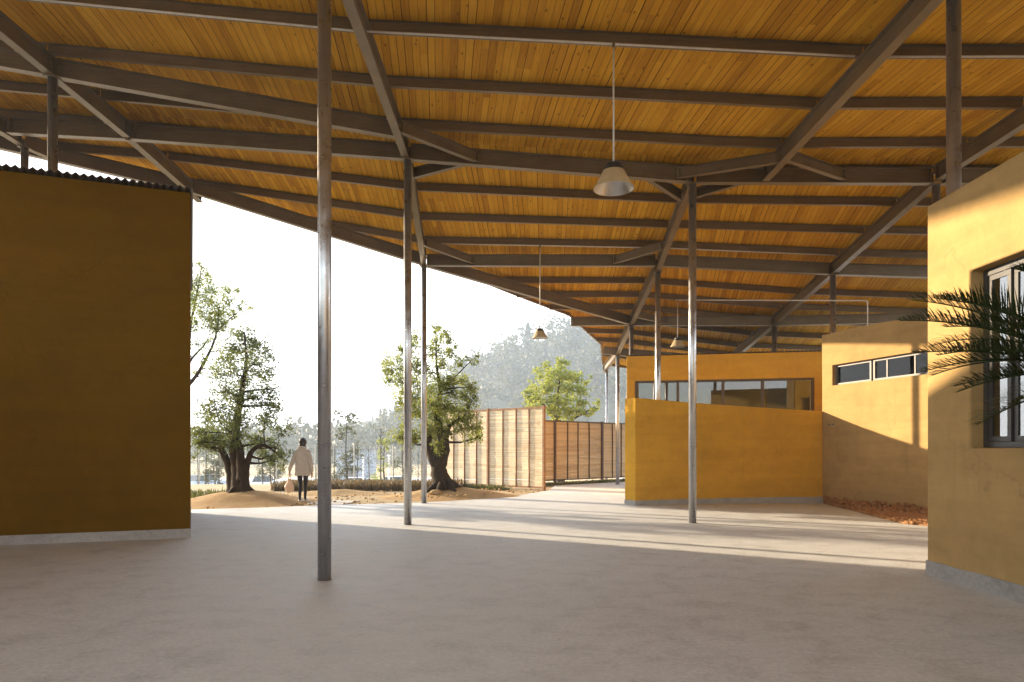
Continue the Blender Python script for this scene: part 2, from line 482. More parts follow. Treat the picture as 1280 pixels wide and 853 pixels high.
sd = Vector((math.sin(SUN_AZ)*math.cos(SUN_EL), math.cos(SUN_AZ)*math.cos(SUN_EL), math.sin(SUN_EL)))
so.rotation_euler = sd.to_track_quat('Z', 'Y').to_euler(); so.location = sd * 60

SC.view_settings.view_transform = 'Standard'; SC.view_settings.look = 'None'
SC.view_settings.gamma = 1.0; SC.view_settings.use_curve_mapping = False
SC.view_settings.exposure = 2.7
SC.render.engine = 'CYCLES'
cy = SC.cycles
cy.use_denoising = True
try: cy.denoiser = 'OPENIMAGEDENOISE'
except Exception: pass
cy.max_bounces = 10; cy.diffuse_bounces = 6; cy.glossy_bounces = 4; cy.transmission_bounces = 6
cy.transparent_max_bounces = 12; cy.volume_bounces = 2; cy.sample_clamp_indirect = 8
cy.caustics_reflective = False; cy.caustics_refractive = False

# ------------------------------------------------------------------ roof geometry
NX = [-16.0, -7.4, -2.2, 3.7, 4.85, 8.3, 14.0]
ND = [-5.0, 11.4, 13.1, 17.8, 23.0, 26.9, 30.2]
HT = [  # girder underside above the eye, rows = ND
    [6.75, 5.97, 5.46, 5.159, 5.10, 5.11, 5.11],
    [6.75, 5.97, 5.46, 5.159, 5.10, 5.11, 5.11],
    [6.75, 5.96, 5.46, 5.09, 5.095, 5.11, 5.11],
    [6.40, 5.74, 4.77, 4.70, 4.6425, 4.47, 4.30],
    [6.00, 5.30, 4.00, 4.12, 4.00, 3.64, 3.40],
    [5.70, 5.00, 3.55, 3.70, 3.55, 3.10, 2.90],
    [5.40, 4.70, 3.20, 3.36, 3.1825, 2.65, 2.45]]
def H(x, d):
    """girder underside, absolute z"""
    x = min(max(x, NX[0]), NX[-1]); d = min(max(d, ND[0]), ND[-1])
    i = max(k for k in range(len(NX) - 1) if NX[k] <= x + 1e-9)
    j = max(k for k in range(len(ND) - 1) if ND[k] <= d + 1e-9)
    tx = (x - NX[i]) / (NX[i+1] - NX[i]); ty = (d - ND[j]) / (ND[j+1] - ND[j])
    a = HT[j][i] * (1 - tx) + HT[j][i+1] * tx
    b = HT[j+1][i] * (1 - tx) + HT[j+1][i+1] * tx
    return EYE + a * (1 - ty) + b * ty
SOF = 0.465      # boards above the girder underside
EDGE = [(-16.0, 12.6), (-7.4, 16.5), (-2.35, 18.28), (1.92, 23.0), (3.5, 26.9), (4.0, 30.2), (14.0, 30.2)]
dedge = lerp_table([p[0] for p in EDGE], [p[1] for p in EDGE])

roof = thing('canopy_roof', 'big sloping canopy roof lined with golden pine boards on grey steel beams', 'roof', (0, 13, 0))

def board_dir(x, d):
    """plan direction of the boards in each bay"""
    if d < 13.1: k = -0.105
    elif x < -2.2: k = -0.06
    elif x < 3.7: k = 0.05
    else: k = 0.20
    v = Vector((k, 1.0)); v.normalize(); return v

# strips in x
xs = []
for a, b in zip(NX, NX[1:]):
    n = max(2, int((b - a) / 0.4))
    xs += [a + (b - a) * k / n for k in range(n)]
xs.append(NX[-1])
for e in EDGE: xs.append(e[0])
xs = sorted(set(round(x, 4) for x in xs))
bm = bmesh.new(); uvl = bm.loops.layers.uv.new('UVMap')
bt = bmesh.new()
for xa, xb in zip(xs, xs[1:]):
    if xb - xa < 1e-3: continue
    for da, db in zip(ND, ND[1:]):
        c = [(xa, min(da, dedge(xa))), (xb, min(da, dedge(xb))), (xb, min(db, dedge(xb))), (xa, min(db, dedge(xa)))]
        pts = []
        for p in c:
            if not pts or (abs(p[0]-pts[-1][0]) + abs(p[1]-pts[-1][1])) > 1e-4: pts.append(p)
        if len(pts) > 1 and abs(pts[0][0]-pts[-1][0]) + abs(pts[0][1]-pts[-1][1]) < 1e-4: pts.pop()
        if len(pts) < 3: continue
        mx = sum(p[0] for p in pts) / len(pts); md = sum(p[1] for p in pts) / len(pts)
        bd = board_dir(mx, md); nx = Vector((bd.y, -bd.x))
        f = bm.faces.new([bm.verts.new((p[0], p[1], H(*p) + SOF)) for p in reversed(pts)])
        for lp in f.loops:
            q = Vector((lp.vert.co.x, lp.vert.co.y))
            lp[uvl].uv = (q.dot(nx) + 60, q.dot(bd) + 60)
        bt.faces.new([bt.verts.new((p[0], p[1], H(*p) + SOF + 0.13)) for p in pts])
obj('ceiling_boards', bm, M['boards'], roof, recalc=False)
bmesh.ops.remove_doubles(bt, verts=bt.verts[:], dist=1e-4)
obj('roof_sheet', bt, M['roofsheet'], roof, recalc=False)

# fascia round the eaves
bm = bmesh.new()
loop = EDGE + [(14.0, -5.0), (-16.0, -5.0), (-16.0, 12.6)]
for (xa, da), (xb, db) in zip(loop, loop[1:]):
    n = max(1, int(math.hypot(xb-xa, db-da) / 1.0))
    for k in range(n):
        p = (xa + (xb-xa)*k/n, da + (db-da)*k/n); q = (xa + (xb-xa)*(k+1)/n, da + (db-da)*(k+1)/n)
        A = Vector((p[0], p[1], H(*p) + SOF - 0.10)); B = Vector((q[0], q[1], H(*q) + SOF - 0.10))
        bar(bm, A, B, 0.05, 0.26)
obj('fascia', bm, M['steel'], roof)

def gpt(x, d, dz=0.0): return Vector((x, d, H(x, d) + dz))
def girder(pts, h=0.30, name='girder'):
    for a, b in zip(pts, pts[1:]):
        b_ = bmesh.new(); ibeam(b_, gpt(*a), gpt(*b), h)
        obj(name, b_, M['steel'], roof)
# columns (plan position of each)
CP = dict(C1=(-2.06, 7.5), C2=(-1.97, 12.9), C3=(3.48, 13.16), C4=(-2.31, 17.9), C5=(3.86, 18.06), CR=(4.93, 7.62), CL=(-7.4, 11.0),
          CL2=(-9.96, 13.95), K1=(8.2, 13.2), K2=(8.32, 17.7), K3=(8.3, 21.6), J=(4.0, 22.9), C9=(4.16, 26.9), C10=(4.12, 29.7))
# longitudinal girders
girder([(-10.0, -4.6), (-10.0, 13.9)]); girder([(-10.0, 14.0), (-9.7, 14.5)])
girder([(-7.4, -4.6), (-7.4, 10.95), (-7.4, 13.1)]); girder([(-7.4, 13.2), (-7.4, 16.2)])
girder([(-2.0, -4.6), (-2.0, 12.8)]); girder([(-1.99, 13.0), CP['C4']])
girder([(4.85, -4.6), (4.85, 13.05)])
girder([(3.50, 13.3), CP['C5'], CP['J'], CP['C9'], (4.06, 30.05)])
girder([(8.0, -4.6), (8.15, 13.1)]); girder([(8.2, 13.3), CP['K2'], CP['K3'], (8.3, 26.5), (8.3, 30.0)])
# cross girders
girder([(-16, 14.0), (-9.96, 13.55), (-7.4, 13.2)] if False else [(-13.0, 13.6), (-9.96, 13.45)])
girder([(-9.9, 13.42), (-7.46, 13.22)]); girder([(-7.34, 13.2), (-2.05, 12.92)]); girder([(-1.93, 12.93), (3.42, 13.15)])
girder([(3.55, 13.16), (8.12, 13.2)]); girder([(8.3, 13.2), (14, 13.2)])
girder([(-13.5, 9.8), (-7.46, 10.98)]); girder([(-7.34, 11.02), (-2.07, 12.0)])
girder([(-2.24, 17.9), (3.72, 17.72)]); girder([(3.86, 17.7), (8.24, 17.7)]); girder([(8.4, 17.7), (14, 17.7)])
girder([(1.98, 22.95), (3.93, 22.9)]); girder([(4.07, 22.9), (8.22, 21.62)]); girder([(8.38, 21.6), (14, 20.6)])
girder([(3.58, 26.9), (4.10, 26.9)]); girder([(4.22, 26.9), (8.24, 26.3)]); girder([(8.36, 26.3), (14, 26.0)])
# edge girder
girder([(-15.9, 11.75), (-10.0, 14.42), (-7.45, 15.58)]); girder([(-7.35, 15.62), (-2.36, 17.88)]); girder([(-2.25, 17.94), (3.95, 22.85)])
# corner braces
def brace(a, b, h=0.20):
    b_ = bmesh.new(); ibeam(b_, gpt(*a, 0.03), gpt(*b, 0.03), h, 0.10, 0.012, 0.01); obj('brace', b_, M['steel'], roof)
brace((-1.97, 11.85), (-0.62, 12.95)); brace((-1.98, 13.68), (-0.85, 13.03))
brace((4.80, 12.3), (3.15, 13.08)); brace((4.90, 12.2), (6.40, 13.12))
brace((3.46, 14.0), (2.62, 13.20)); brace((3.54, 14.0), (4.45, 13.24))
brace((-2.18, 16.75), (-1.0, 17.80)); brace((3.70, 16.6), (2.62, 17.68))
brace((4.05, 22.1), (5.1, 22.5)); 

# purlins
rows = [6.55, 8.0, 9.43, 10.85, 12.25, 13.38, 14.64, 15.95, 17.2, 18.42, 19.75, 20.92, 22.1, 23.5, 24.9, 26.1, 28.4]
def gline(k, d):
    if k == 0: return -13.5
    if k == 1: return -7.4
    if k == 2: return -2.0 if d < 12.9 else -1.97 - 0.34 * (d - 12.9) / 5.0
    if k == 3:
        if d < 13.12: return 4.85
        return 3.48 + 0.3 * (d - 13.16) / 4.5 if d < 17.7 else 3.78 + 0.38 * (d - 17.7) / 9.2
    if k == 4: return 8.0 + 0.2 * min(1, max(0, (d - 6) / 7.1)) if d < 13.2 else 8.25
    return 13.9
for d in rows:
    for k in range(5):
        a, b = gline(k, d), gline(k + 1, d)
        # clip at the eaves
        if dedge(a) < d + 0.1:
            lo, hi = a, b
            if dedge(b) < d + 0.1: continue
            for _ in range(30):
                m_ = (lo + hi) / 2
                if dedge(m_) < d + 0.1: lo = m_
                else: hi = m_
            a = hi
        if b - a < 0.4: continue
        b_ = bmesh.new()
        A = Vector((a + 0.01, d, H(a, d) + 0.285)); B = Vector((b - 0.01, d, H(b, d) + 0.285))
        # the board plane is linear between the node lines; follow a break if one lies inside the bay
        br = [x for x in NX if a + 0.5 < x < b - 0.5]
        pts = [A] + [Vector((x, d, H(x, d) + 0.285)) for x in br] + [B]
        for p, q in zip(pts, pts[1:]): channel(b_, p, q)
        obj('purlin', b_, M['steel'], roof)

# conduits clipped under three purlins
def conduit(pts, r=0.014):
    b_ = bmesh.new(); tube(b_, pts, r, 8); return b_
cz = 0.262
def cpt(x, d): return Vector((x, d, H(x, d) + cz))
obj('conduit', conduit([cpt(-7.3, 9.36), cpt(-2.2, 9.36), cpt(3.7, 9.36), cpt(4.7, 9.36)]), M['conduit'], roof, smooth=True)
obj('conduit', conduit([cpt(4.95, 9.36), cpt(8.3, 9.36), cpt(13, 9.36)]), M['conduit'], roof, smooth=True)
obj('conduit', conduit([cpt(-1.9, 17.13), cpt(3.7, 17.13), cpt(8.1, 17.13)]), M['conduit'], roof, smooth=True)
c3 = Vector((5.0, 20.85, 0)); c3.z = H(5.0, 20.85) + cz
cend = PX(1083, 376, 16.3)
obj('conduit', conduit([c3, cend, PX(1084.5, 377.5, 16.3), PX(1084.5, 408, 16.3)]), M['conduit'], roof, smooth=True)

# ------------------------------------------------------------------ columns
def column(key, label, r=0.073, flange=True):
    x, d = CP[key]; top = H(x, d)
    t = thing('steel_column', label, 'column', (x, d, 0), 'round steel columns holding up the roof')
    b = bmesh.new(); tube(b, [(x, d, 0.0), (x, d, top)], r, 28)
    obj('shaft', b, M['galv'], t, smooth=False)
    o = COL.objects[-1]
    for p in o.data.polygons: p.use_smooth = len(p.vertices) == 4
    b = bmesh.new()
    prism(b, [(x-0.10, d-0.10), (x+0.10, d-0.10), (x+0.10, d+0.10), (x-0.10, d+0.10)], top - 0.024, top - 0.004)
    obj('cap_plate', b, M['steel'], t)
    return t
column('C1', 'nearest full-height column, thick galvanised pipe with a bluish sheen standing in shade left of centre')
column('C2', 'grey pipe column under the first cross beam, between the nearest column and the edge column by the round tree')
column('C3', 'lone pipe column standing in the sunlit strip in front of the low ochre wall')
column('C4', 'thin pipe column on the paving edge beside the twisted tree with the forked trunk')
column('C5', 'pipe column rising from behind the top of the low curved wall')
column('CR', 'thick column rising above the near corner of the right-hand building')
column('CL', 'taller of the two columns rising through the corrugated roof of the left building')
column('CL2', 'shorter column left of the other one above the corrugated roof of the left building')
column('K1', 'short column stub half hidden behind the near right building top')
column('K2', 'column rising above the corner of the building with the long strip window')
column('K3', 'short column above the flat top of the far ochre building, near its right end')
column('J', 'short column above the left corner of the far ochre building')
column('C9', 'slim far column standing in front of the dark-posted bamboo fence')
column('C10', 'farthest pale column, seen behind the bamboo fence under the tip of the roof', 0.06)

# ------------------------------------------------------------------ pendant lamps
M['shade_out'] = m_plain('enamel_shade', (0.50, 0.40, 0.24), 0.4, 0.1)
M['shade_in'] = m_plain('aluminium_reflector', (0.72, 0.71, 0.69), 0.35, 0.7)
M['black'] = m_plain('black_plastic', (0.02, 0.018, 0.017), 0.45)
M['bulb'] = m_plain('milk_bulb', (0.80, 0.79, 0.75), 0.3)
def lamp(px, ybot, ytop, d, wid, label):
    c = PX(px, ybot, d); r = wid / 2
    top = H(c.x, d) + cz
    t = thing('pendant_lamp', label, 'lamp', (c.x, d, c.z), 'pendant lamps hanging from the canopy')
    hh = wid * 0.62
    b = bmesh.new()
    lathe(b, [(r, 0), (r*0.985, 0.012), (r*0.86, hh*0.18), (r*0.50, hh*0.74), (r*0.46, hh*0.76), (r*0.30, hh*0.76)], c, 40)
    obj('shade', b, M['shade_out'], t, smooth=True, recalc=False)
    b = bmesh.new()
    lathe(b, [(r*0.975, 0.003), (r*0.85, hh*0.18), (r*0.475, hh*0.735), (r*0.05, hh*0.735)], c, 40)
    bmesh.ops.reverse_faces(b, faces=b.faces[:])
    obj('reflector', b, M['shade_in'], t, smooth=True, recalc=False)
    b = bmesh.new()
    lathe(b, [(r*0.53, hh*0.70), (r*0.48, hh*0.84), (r*0.40, hh*0.86), (r*0.38, hh*0.97), (r*0.10, hh*1.0), (r*0.05, hh*1.04)], c, 32)
    obj('cap', b, M['black'], t, smooth=False)
    b = bmesh.new(); ellipsoid(b, c + Vector((0, 0, hh*0.52)), (r*0.20, r*0.20, hh*0.24), 16, 10)
    obj('bulb', b, M['bulb'], t, smooth=True)
    b = bmesh.new(); tube(b, [c + Vector((0, 0, hh*1.0)), (c.x, d, top)], 0.012, 8)
    obj('rod', b, M['conduit'], t, smooth=True)
    b = bmesh.new(); tube(b, [(c.x, d, top - 0.05), (c.x, d, top + 0.02)], 0.022, 10)
    obj('coupling', b, M['steel'], t)
lamp(767, 236.5, 205, 9.36, 0.56, 'large near pendant lamp with its pale inside seen from below')
lamp(675, 423, 405, 17.13, 0.40, 'small pendant lamp hanging against the hazy hill and sky')
lamp(847, 434, 421, 20.85, 0.45, 'white-lit pendant lamp above the far ochre building')

# ------------------------------------------------------------------ buildings
def unit(a, b):
    v = Vector((b[0]-a[0], b[1]-a[1])); v.normalize(); return v

def corrugated(bm, A, B, depth_v, zA, zB, drop, pitch=0.11, amp=0.022, over=0.10):
    """sheet whose wavy edge runs A->B; runs back along depth_v (length incl.)"""
    a, b = Vector(A), Vector(B); u = (b - a); L = u.length; u.normalize()
    dv = Vector(depth_v); back = dv.normalized()
    n = int(L / (pitch / 4)); rowsv = []
    for k in range(n + 1):
        p = a + u * (L * k / n); z = zA + (zB - zA) * k / n + amp * math.sin(2*math.pi*k/4)
        f = p - back * over; e = p + dv
        rowsv.append([bm.verts.new((f.x, f.y, z)), bm.verts.new((e.x, e.y, z - drop)),
                      bm.verts.new((f.x, f.y, z - 0.012)), bm.verts.new((e.x, e.y, z - drop - 0.012))])
    for p, q in zip(rowsv, rowsv[1:]):
        bm.faces.new((p[0], q[0], q[1], p[1])); bm.faces.new((p[2], p[3], q[3], q[2]))
        bm.faces.new((p[0], p[2], q[2], q[0])); bm.faces.new((p[1], q[1], q[3], p[3]))

# --- left building (plain ochre block under a corrugated sheet)
A = (-5.2, 11.04); B = (-7.2, 15.3)
dirL = Vector((-2.4, -0.90)).normalized()
Cc = (B[0] + dirL.x*9, B[1] + dirL.y*9); D = (A[0] + dirL.x*9, A[1] + dirL.y*9)
lb = thing('ochre_building', 'shaded ochre block on the left under a wavy corrugated roof edge', 'building', (A[0], A[1], 0))
def ztopL(x, y):
    # falls from the front wall to the back wall
    n = Vector((-dirL.y, dirL.x)); n = n if n.y > 0 else -n
    s = (Vector((x, y)) - Vector(A)).dot(n)
    return 5.58 - 0.62 * max(0, min(1, s / 4.6))
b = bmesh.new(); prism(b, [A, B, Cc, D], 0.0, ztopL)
bevel_mod(obj('wall', b, M['wall_shaded'], lb), 0.02, 3)
b = bmesh.new()      # unseen wing added left of the frame to cut sky light
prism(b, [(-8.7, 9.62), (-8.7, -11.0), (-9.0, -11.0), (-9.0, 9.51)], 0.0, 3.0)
obj('added_side_wall', b, M['wall_shaded'], lb)
b = bmesh.new()
def outset(poly, o):
    c = Vector((sum(p[0] for p in poly)/len(poly), sum(p[1] for p in poly)/len(poly)))
    res = []
    n = len(poly)
    for i in range(n):
        p0, p1, p2 = Vector(poly[i-1]), Vector(poly[i]), Vector(poly[(i+1) % n])
        e1 = (p1-p0).normalized(); e2 = (p2-p1).normalized()
        n1 = Vector((e1.y, -e1.x)); n2 = Vector((e2.y, -e2.x))
        if n1.dot(p1 - c) < 0: n1 = -n1
        if n2.dot(p1 - c) < 0: n2 = -n2
        m = (n1 + n2); m = m / max(0.2, m.length_squared) * 2
        res.append(tuple(p1 + m * o))
    return res
prism(b, outset([A, B, Cc, D], 0.006), -0.02, 0.145)
obj('plinth', b, M['plinth'], lb)
b = bmesh.new()
nrm = Vector((-dirL.y, dirL.x)); nrm = nrm if nrm.y > 0 else -nrm
corrugated(b, D, (A[0] - dirL.x*0.04, A[1] - dirL.y*0.04), Vector((B[0]-A[0], B[1]-A[1]))*1.01, 5.63, 5.63, 0.62)
obj('corrugated_roof', b, M['sheet'], lb)

# --- right building with the big window (its long wall runs along the view)
XW = 4.76
rb = thing('ochre_building', 'near right ochre building with a large grey-framed window behind the palm', 'building', (XW, 5, 0))
us = [7.83, 7.1, 4.1, -9.0]  # wall lengthened unseen behind the camera to hold off sky light
b = wall_grid(us, [0.0, 1.45, 3.29, 4.22], {(1, 1)}, lambda u, w: (XW + 0.0 + w, u), 0.24)
bevel_mod(obj('wall', b, M['wall_tan'], rb), 0.022, 3)
b = bmesh.new()   # far end wall, back wall, near end wall
prism(b, [(XW+0.24, 7.83), (9.5, 7.83), (9.5, 7.59), (XW+0.24, 7.59)], 0, 4.22)
prism(b, [(9.26, 7.59), (9.5, 7.59), (9.5, -9.0), (9.26, -9.0)], 0, 4.22)
prism(b, [(XW+0.24, -8.76), (9.26, -8.76), (9.26, -9.0), (XW+0.24, -9.0)], 0, 4.22)
obj('rear_wall', b, M['wall_tan'], rb)
b = bmesh.new(); prism(b, [(XW+0.24, 7.59), (9.26, 7.59), (9.26, -8.75), (XW+0.24, -8.75)], 4.02, 4.08); obj('flat_roof', b, M['plinth'], rb)
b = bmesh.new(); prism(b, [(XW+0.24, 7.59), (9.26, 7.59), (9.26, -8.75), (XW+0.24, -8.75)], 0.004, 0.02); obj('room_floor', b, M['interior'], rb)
b = bmesh.new(); rngp = random.Random(3)
n = 60; prof = []
for i in range(n + 1):
    y = 7.84 - 10.3 * i / n
    prof.append((y, 0.165 + 0.006*rngp.uniform(-1, 1), 0.004 + 0.010*rngp.random()))
rowsv = [[b.verts.new((XW - 0.008, y, zt)), b.verts.new((XW - 0.010, y, 0.03)), b.verts.new((XW - 0.012 - o_, y, -0.01)), b.verts.new((XW + 0.05, y, -0.01)), b.verts.new((XW + 0.05, y, zt))] for y, zt, o_ in prof]
for p, q in zip(rowsv, rowsv[1:]):
    for k in range(5): b.faces.new((p[k], p[(k+1) % 5], q[(k+1) % 5], q[k]))
b.faces.new(rowsv[0]); b.faces.new(rowsv[-1][::-1])
obj('plinth', b, M['plinth'], rb)
# window: frame, two mullions, sashes, panes
xf = XW + 0.14
fr = bmesh.new()
def ybox(b_, y0, y1, z0, z1, x0, x1): box(b_, (x0, min(y0, y1), z0), (x1, max(y0, y1), z1))
ybox(fr, 7.097, 4.103, 1.453, 1.51, xf, xf+0.07); ybox(fr, 7.097, 4.103, 3.22, 3.287, xf, xf+0.07)
ybox(fr, 7.097, 7.04, 1.512, 3.218, xf, xf+0.07); ybox(fr, 4.16, 4.103, 1.512, 3.218, xf, xf+0.07)
win = obj('window_frame', fr, M['frame_dark'], rb, origin=(xf, 5.6, 1.45))
def sash(y0, y1, x0, nm='sash'):
    s = bmesh.new(); t_ = 0.05
    ybox(s, y0, y1, 1.514, 1.565, x0, x0+0.03); ybox(s, y0, y1, 3.165, 3.216, x0, x0+0.03)
    ybox(s, y0, y0 - t_, 1.567, 3.163, x0, x0+0.03); ybox(s, y1 + t_, y1, 1.567, 3.163, x0, x0+0.03)
    obj(nm, s, M['frame_dark'], win)
    g = bmesh.new(); ybox(g, y0 - t_ + 0.003, y1 + t_ - 0.003, 1.56, 3.17, x0+0.012, x0+0.018)
    obj('pane', g, M['glass'], win)
sash(7.036, 6.72, xf + 0.012); sash(6.705, 5.50, xf + 0.034); sash(5.52, 4.165, xf + 0.008)
s = bmesh.new(); box(s, (xf - 0.012, 6.47, 1.533), (xf - 0.001, 6.50, 1.548)); obj('latch', s, M['black'], win)

# --- middle building with the strip window, its face turned left
P2 = Vector((8.14, 17.9)); dir2 = Vector((0.28, -1.0)).normalized(); n2 = Vector((-dir2.y, dir2.x))   # n2 points into the building (+x)
if n2.x < 0: n2 = -n2
mb = thing('ochre_building', 'middle ochre building with a narrow strip window under its curved top', 'building', (P2.x, P2.y, 0))
kk = 1.0384
top2 = lerp_table([0, 1.5, 2.3, 3.1, 4.5, 7.2], [4.40, 4.41, 4.38, 4.26, 4.08, 3.85])
us2 = [0, 0.381, 0.8, 1.2, 1.6, 2.0, 2.4, 2.8, 3.2, 3.8, 4.5, 5.6, 7.2]
b = wall_grid(us2, [0.0, 3.05, 3.57, top2], {(i, 1) for i in range(1, 11)}, lambda u, w_: tuple(P2 + dir2*u + n2*w_), 0.24, lean=0.004)
bevel_mod(obj('wall', b, M['wall_tan'], mb), 0.014, 3)
b = bmesh.new()
E2 = P2 + dir2*7.2
q = [P2 + n2*0.24, P2 + n2*5.0, E2 + n2*5.0, E2 + n2*0.24]
def w2(a, c):
    u_ = (c - a).normalized(); m_ = Vector((-u_.y, u_.x))
    cen = (P2 + E2) / 2 + n2*2.5
    if m_.dot(cen - a) < 0: m_ = -m_
    prism(b, [tuple(a), tuple(c), tuple(c + m_*0.22), tuple(a + m_*0.22)], 0, 3.8)
w2(q[0], q[1]); w2(q[3] , q[2])
a_, c_ = q[1] - n2*0.0, q[2]
prism(b, [tuple(a_ + dir2*0.22), tuple(c_ - dir2*0.22), tuple(c_ - dir2*0.22 - n2*0.22), tuple(a_ + dir2*0.22 - n2*0.22)], 0, 3.8)
obj('rear_wall', b, M['wall'], mb)
b = bmesh.new(); prism(b, [tuple(v) for v in (P2 + n2*0.25 + dir2*0.24, P2 + n2*4.75 + dir2*0.24, E2 + n2*4.75 - dir2*0.24, E2 + n2*0.25 - dir2*0.24)], 3.70, 3.76)
obj('flat_roof', b, M['plinth'], mb)
def loc2(u, w_, z): p = P2 + dir2*u + n2*w_; return Vector((p.x - 0.004*z, p.y, z))
def bar2(bm_, u0, u1, z0, z1, w0, w1):
    vs = [loc2(u, w_, z) for z in (z0, z1) for (u, w_) in ((u0, w0), (u1, w0), (u1, w1), (u0, w1))]
    v = [bm_.verts.new(p) for p in vs]
    for f in ((3,2,1,0),(4,5,6,7),(0,1,5,4),(1,2,6,5),(2,3,7,6),(3,0,4,7)): bm_.faces.new([v[i] for i in f])
def strip_window(u0, u1, lines):
    f_ = bmesh.new(); z0, z1 = 3.053, 3.567
    bar2(f_, u0, u1, z0, z0+0.05, 0.10, 0.16); bar2(f_, u0, u1, z1-0.05, z1, 0.10, 0.16)
    bar2(f_, u0, u0+0.05, z0+0.051, z1-0.051, 0.10, 0.16); bar2(f_, u1-0.05, u1, z0+0.051, z1-0.051, 0.10, 0.16)
    for u in lines: bar2(f_, u-0.018, u+0.018, z0+0.051, z1-0.051, 0.115, 0.15)
    wn = obj('window_frame', f_, M['frame'], mb, origin=loc2((u0+u1)/2, 0.1, z0))
    e = [u0+0.05] + list(lines) + [u1-0.05]
    for a1, a2 in zip(e, e[1:]):
        g = bmesh.new(); bar2(g, a1+0.02, a2-0.02, z0+0.048, z1-0.048, 0.128, 0.134); obj('pane', g, M['glass_strip'], wn)
strip_window(0.385, 1.56, []); strip_window(1.62, 5.59, [2.02, 2.80, 3.6, 4.4])
b = bmesh.new()   # pale conduit socket
bar2(b, 0.22, 0.30, 2.03, 2.07, -0.012, -0.001); obj('wall_bracket', b, M['frame'], mb)
b = bmesh.new(); bar2(b, 0.36, 0.44, 2.03, 2.07, -0.012, -0.001); obj('wall_bracket', b, M['frame'], mb)

# --- far ochre building with the wide dark window
PA, PB = Vector((3.53, 21.0)), Vector((9.4, 19.87)); LB = (PB - PA).length
dB = (PB - PA).normalized(); nB = Vector((-dB.y, dB.x))
fb = thing('ochre_building', 'far ochre building with a long dark-framed window above the low wall', 'building', (PA.x, PA.y, 0))
u0, u1 = 0.25, 5.41
usB = [0, u0, u1, LB]
b = wall_grid(usB, [0.0, 2.45, 3.50, 4.27], {(1, 1)}, lambda u, w_: tuple(PA + dB*u + nB*w_), 0.24)
bevel_mod(obj('wall', b, M['wall'], fb), 0.014, 3)
b = bmesh.new()
sideB = Vector((0.20, 1.0)).normalized()
q0 = PA + nB*0.24; q1 = q0 + sideB*5.0; q2 = PB + nB*5.0
def slab(bm_, a, c, into, z1):
    u_ = (c - a).normalized(); m_ = Vector((-u_.y, u_.x))
    if m_.dot(into - a) < 0: m_ = -m_
    prism(bm_, [tuple(a), tuple(c), tuple(c + m_*0.22), tuple(a + m_*0.22)], 0, z1)
slab(b, q0, q1, PB, 4.0); slab(b, q1 + dB*0.05, q2, PA, 3.9)
obj('rear_wall', b, M['wall'], fb)
b = bmesh.new(); corrugated(b, tuple(PA - dB*0.02), tuple(PB), tuple(nB*5.2), 4.30, 4.30, 0.35, over=0.06)
obj('corrugated_roof', b, M['sheet'], fb)
b = bmesh.new()
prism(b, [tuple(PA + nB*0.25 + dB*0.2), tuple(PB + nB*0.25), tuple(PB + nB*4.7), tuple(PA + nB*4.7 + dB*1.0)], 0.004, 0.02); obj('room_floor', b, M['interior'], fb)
def locB(u, w_, z): p = PA + dB*u + nB*w_; return Vector((p.x, p.y, z))
def barB(bm_, u_0, u_1, z0, z1, w0, w1):
    vs = [locB(u, w_, z) for z in (z0, z1) for (u, w_) in ((u_0, w0), (u_1, w0), (u_1, w1), (u_0, w1))]
    v = [bm_.verts.new(p) for p in vs]
    for f in ((3,2,1,0),(4,5,6,7),(0,1,5,4),(1,2,6,5),(2,3,7,6),(3,0,4,7)): bm_.faces.new([v[i] for i in f])
f_ = bmesh.new(); z0, z1 = 2.453, 3.497
barB(f_, u0+.003, u1-.003, z0, z0+0.06, -0.01, 0.10); barB(f_, u0+.003, u1-.003, z1-0.06, z1, -0.01, 0.10)
barB(f_, u0+.003, u0+0.07, z0+0.061, z1-0.061, -0.01, 0.10); barB(f_, u1-0.07, u1-.003, z0+0.061, z1-0.061, -0.01, 0.10)
mull = [1.53, 2.85, 3.98]
for u in mull: barB(f_, u-0.04, u+0.04, z0+0.061, z1-0.061, 0.0, 0.09)
wn = obj('window_frame', f_, M['bronze'], fb, origin=locB((u0+u1)/2, 0, z0))
e = [u0+0.07] + mull + [u1-0.07]
for i, (a1, a2) in enumerate(zip(e, e[1:])):
    g = bmesh.new(); barB(g, a1+0.036, a2-0.036, z0+0.058, z1-0.058, 0.05, 0.056)
    obj('pane', g, M['glass_dim'], wn)
g = bmesh.new(); barB(g, 4.12, 5.36, 2.50, 3.42, 0.085, 0.095)
obj('added_panel', g, M['cream'], fb)  # flat cream panel added behind the last pane for a bright patch
# --- low curved wall
lwp = [(3.10, 17.15), (3.7, 17.35), (4.5, 17.58), (5.4, 17.75), (6.3, 17.85), (7.2, 17.88), (8.12, 17.86)]
lw = thing('low_wall', 'low curved ochre wall with a sunlit end, sloping down to the right', 'wall', (3.1, 17.15, 0))
xs_l = [p[0] for p in lwp]; yl = lerp_table(xs_l, [p[1] for p in lwp])
def lbase(u, w_):
    return (u - w_*0.50*max(0, 1-(u-3.10)/1.2), yl(u) + w_)
stations = [3.10 + (8.12-3.10)*k/24 for k in range(25)]
b = wall_grid(stations, [0.0, lambda u: 2.71 - 0.30*(u-3.1)/5.0], set(), lbase, 0.40)
bevel_mod(obj('wall', b, M['wall'], lw), 0.015, 3)
b = wall_grid(stations, [-0.02, lambda u: 0.12 + 0.05*(u-3.1)/5.0 + 0.012*noise.noise(Vector((u*3, 0, 0)))], set(), lambda u, w_: (lbase(u, w_*1.02)[0] - (0.006 if u < 3.11 else 0), lbase(u, w_)[1] - 0.006 + 0.012*(w_/0.40)), 0.40)
obj('plinth', b, M['plinth'], lw)

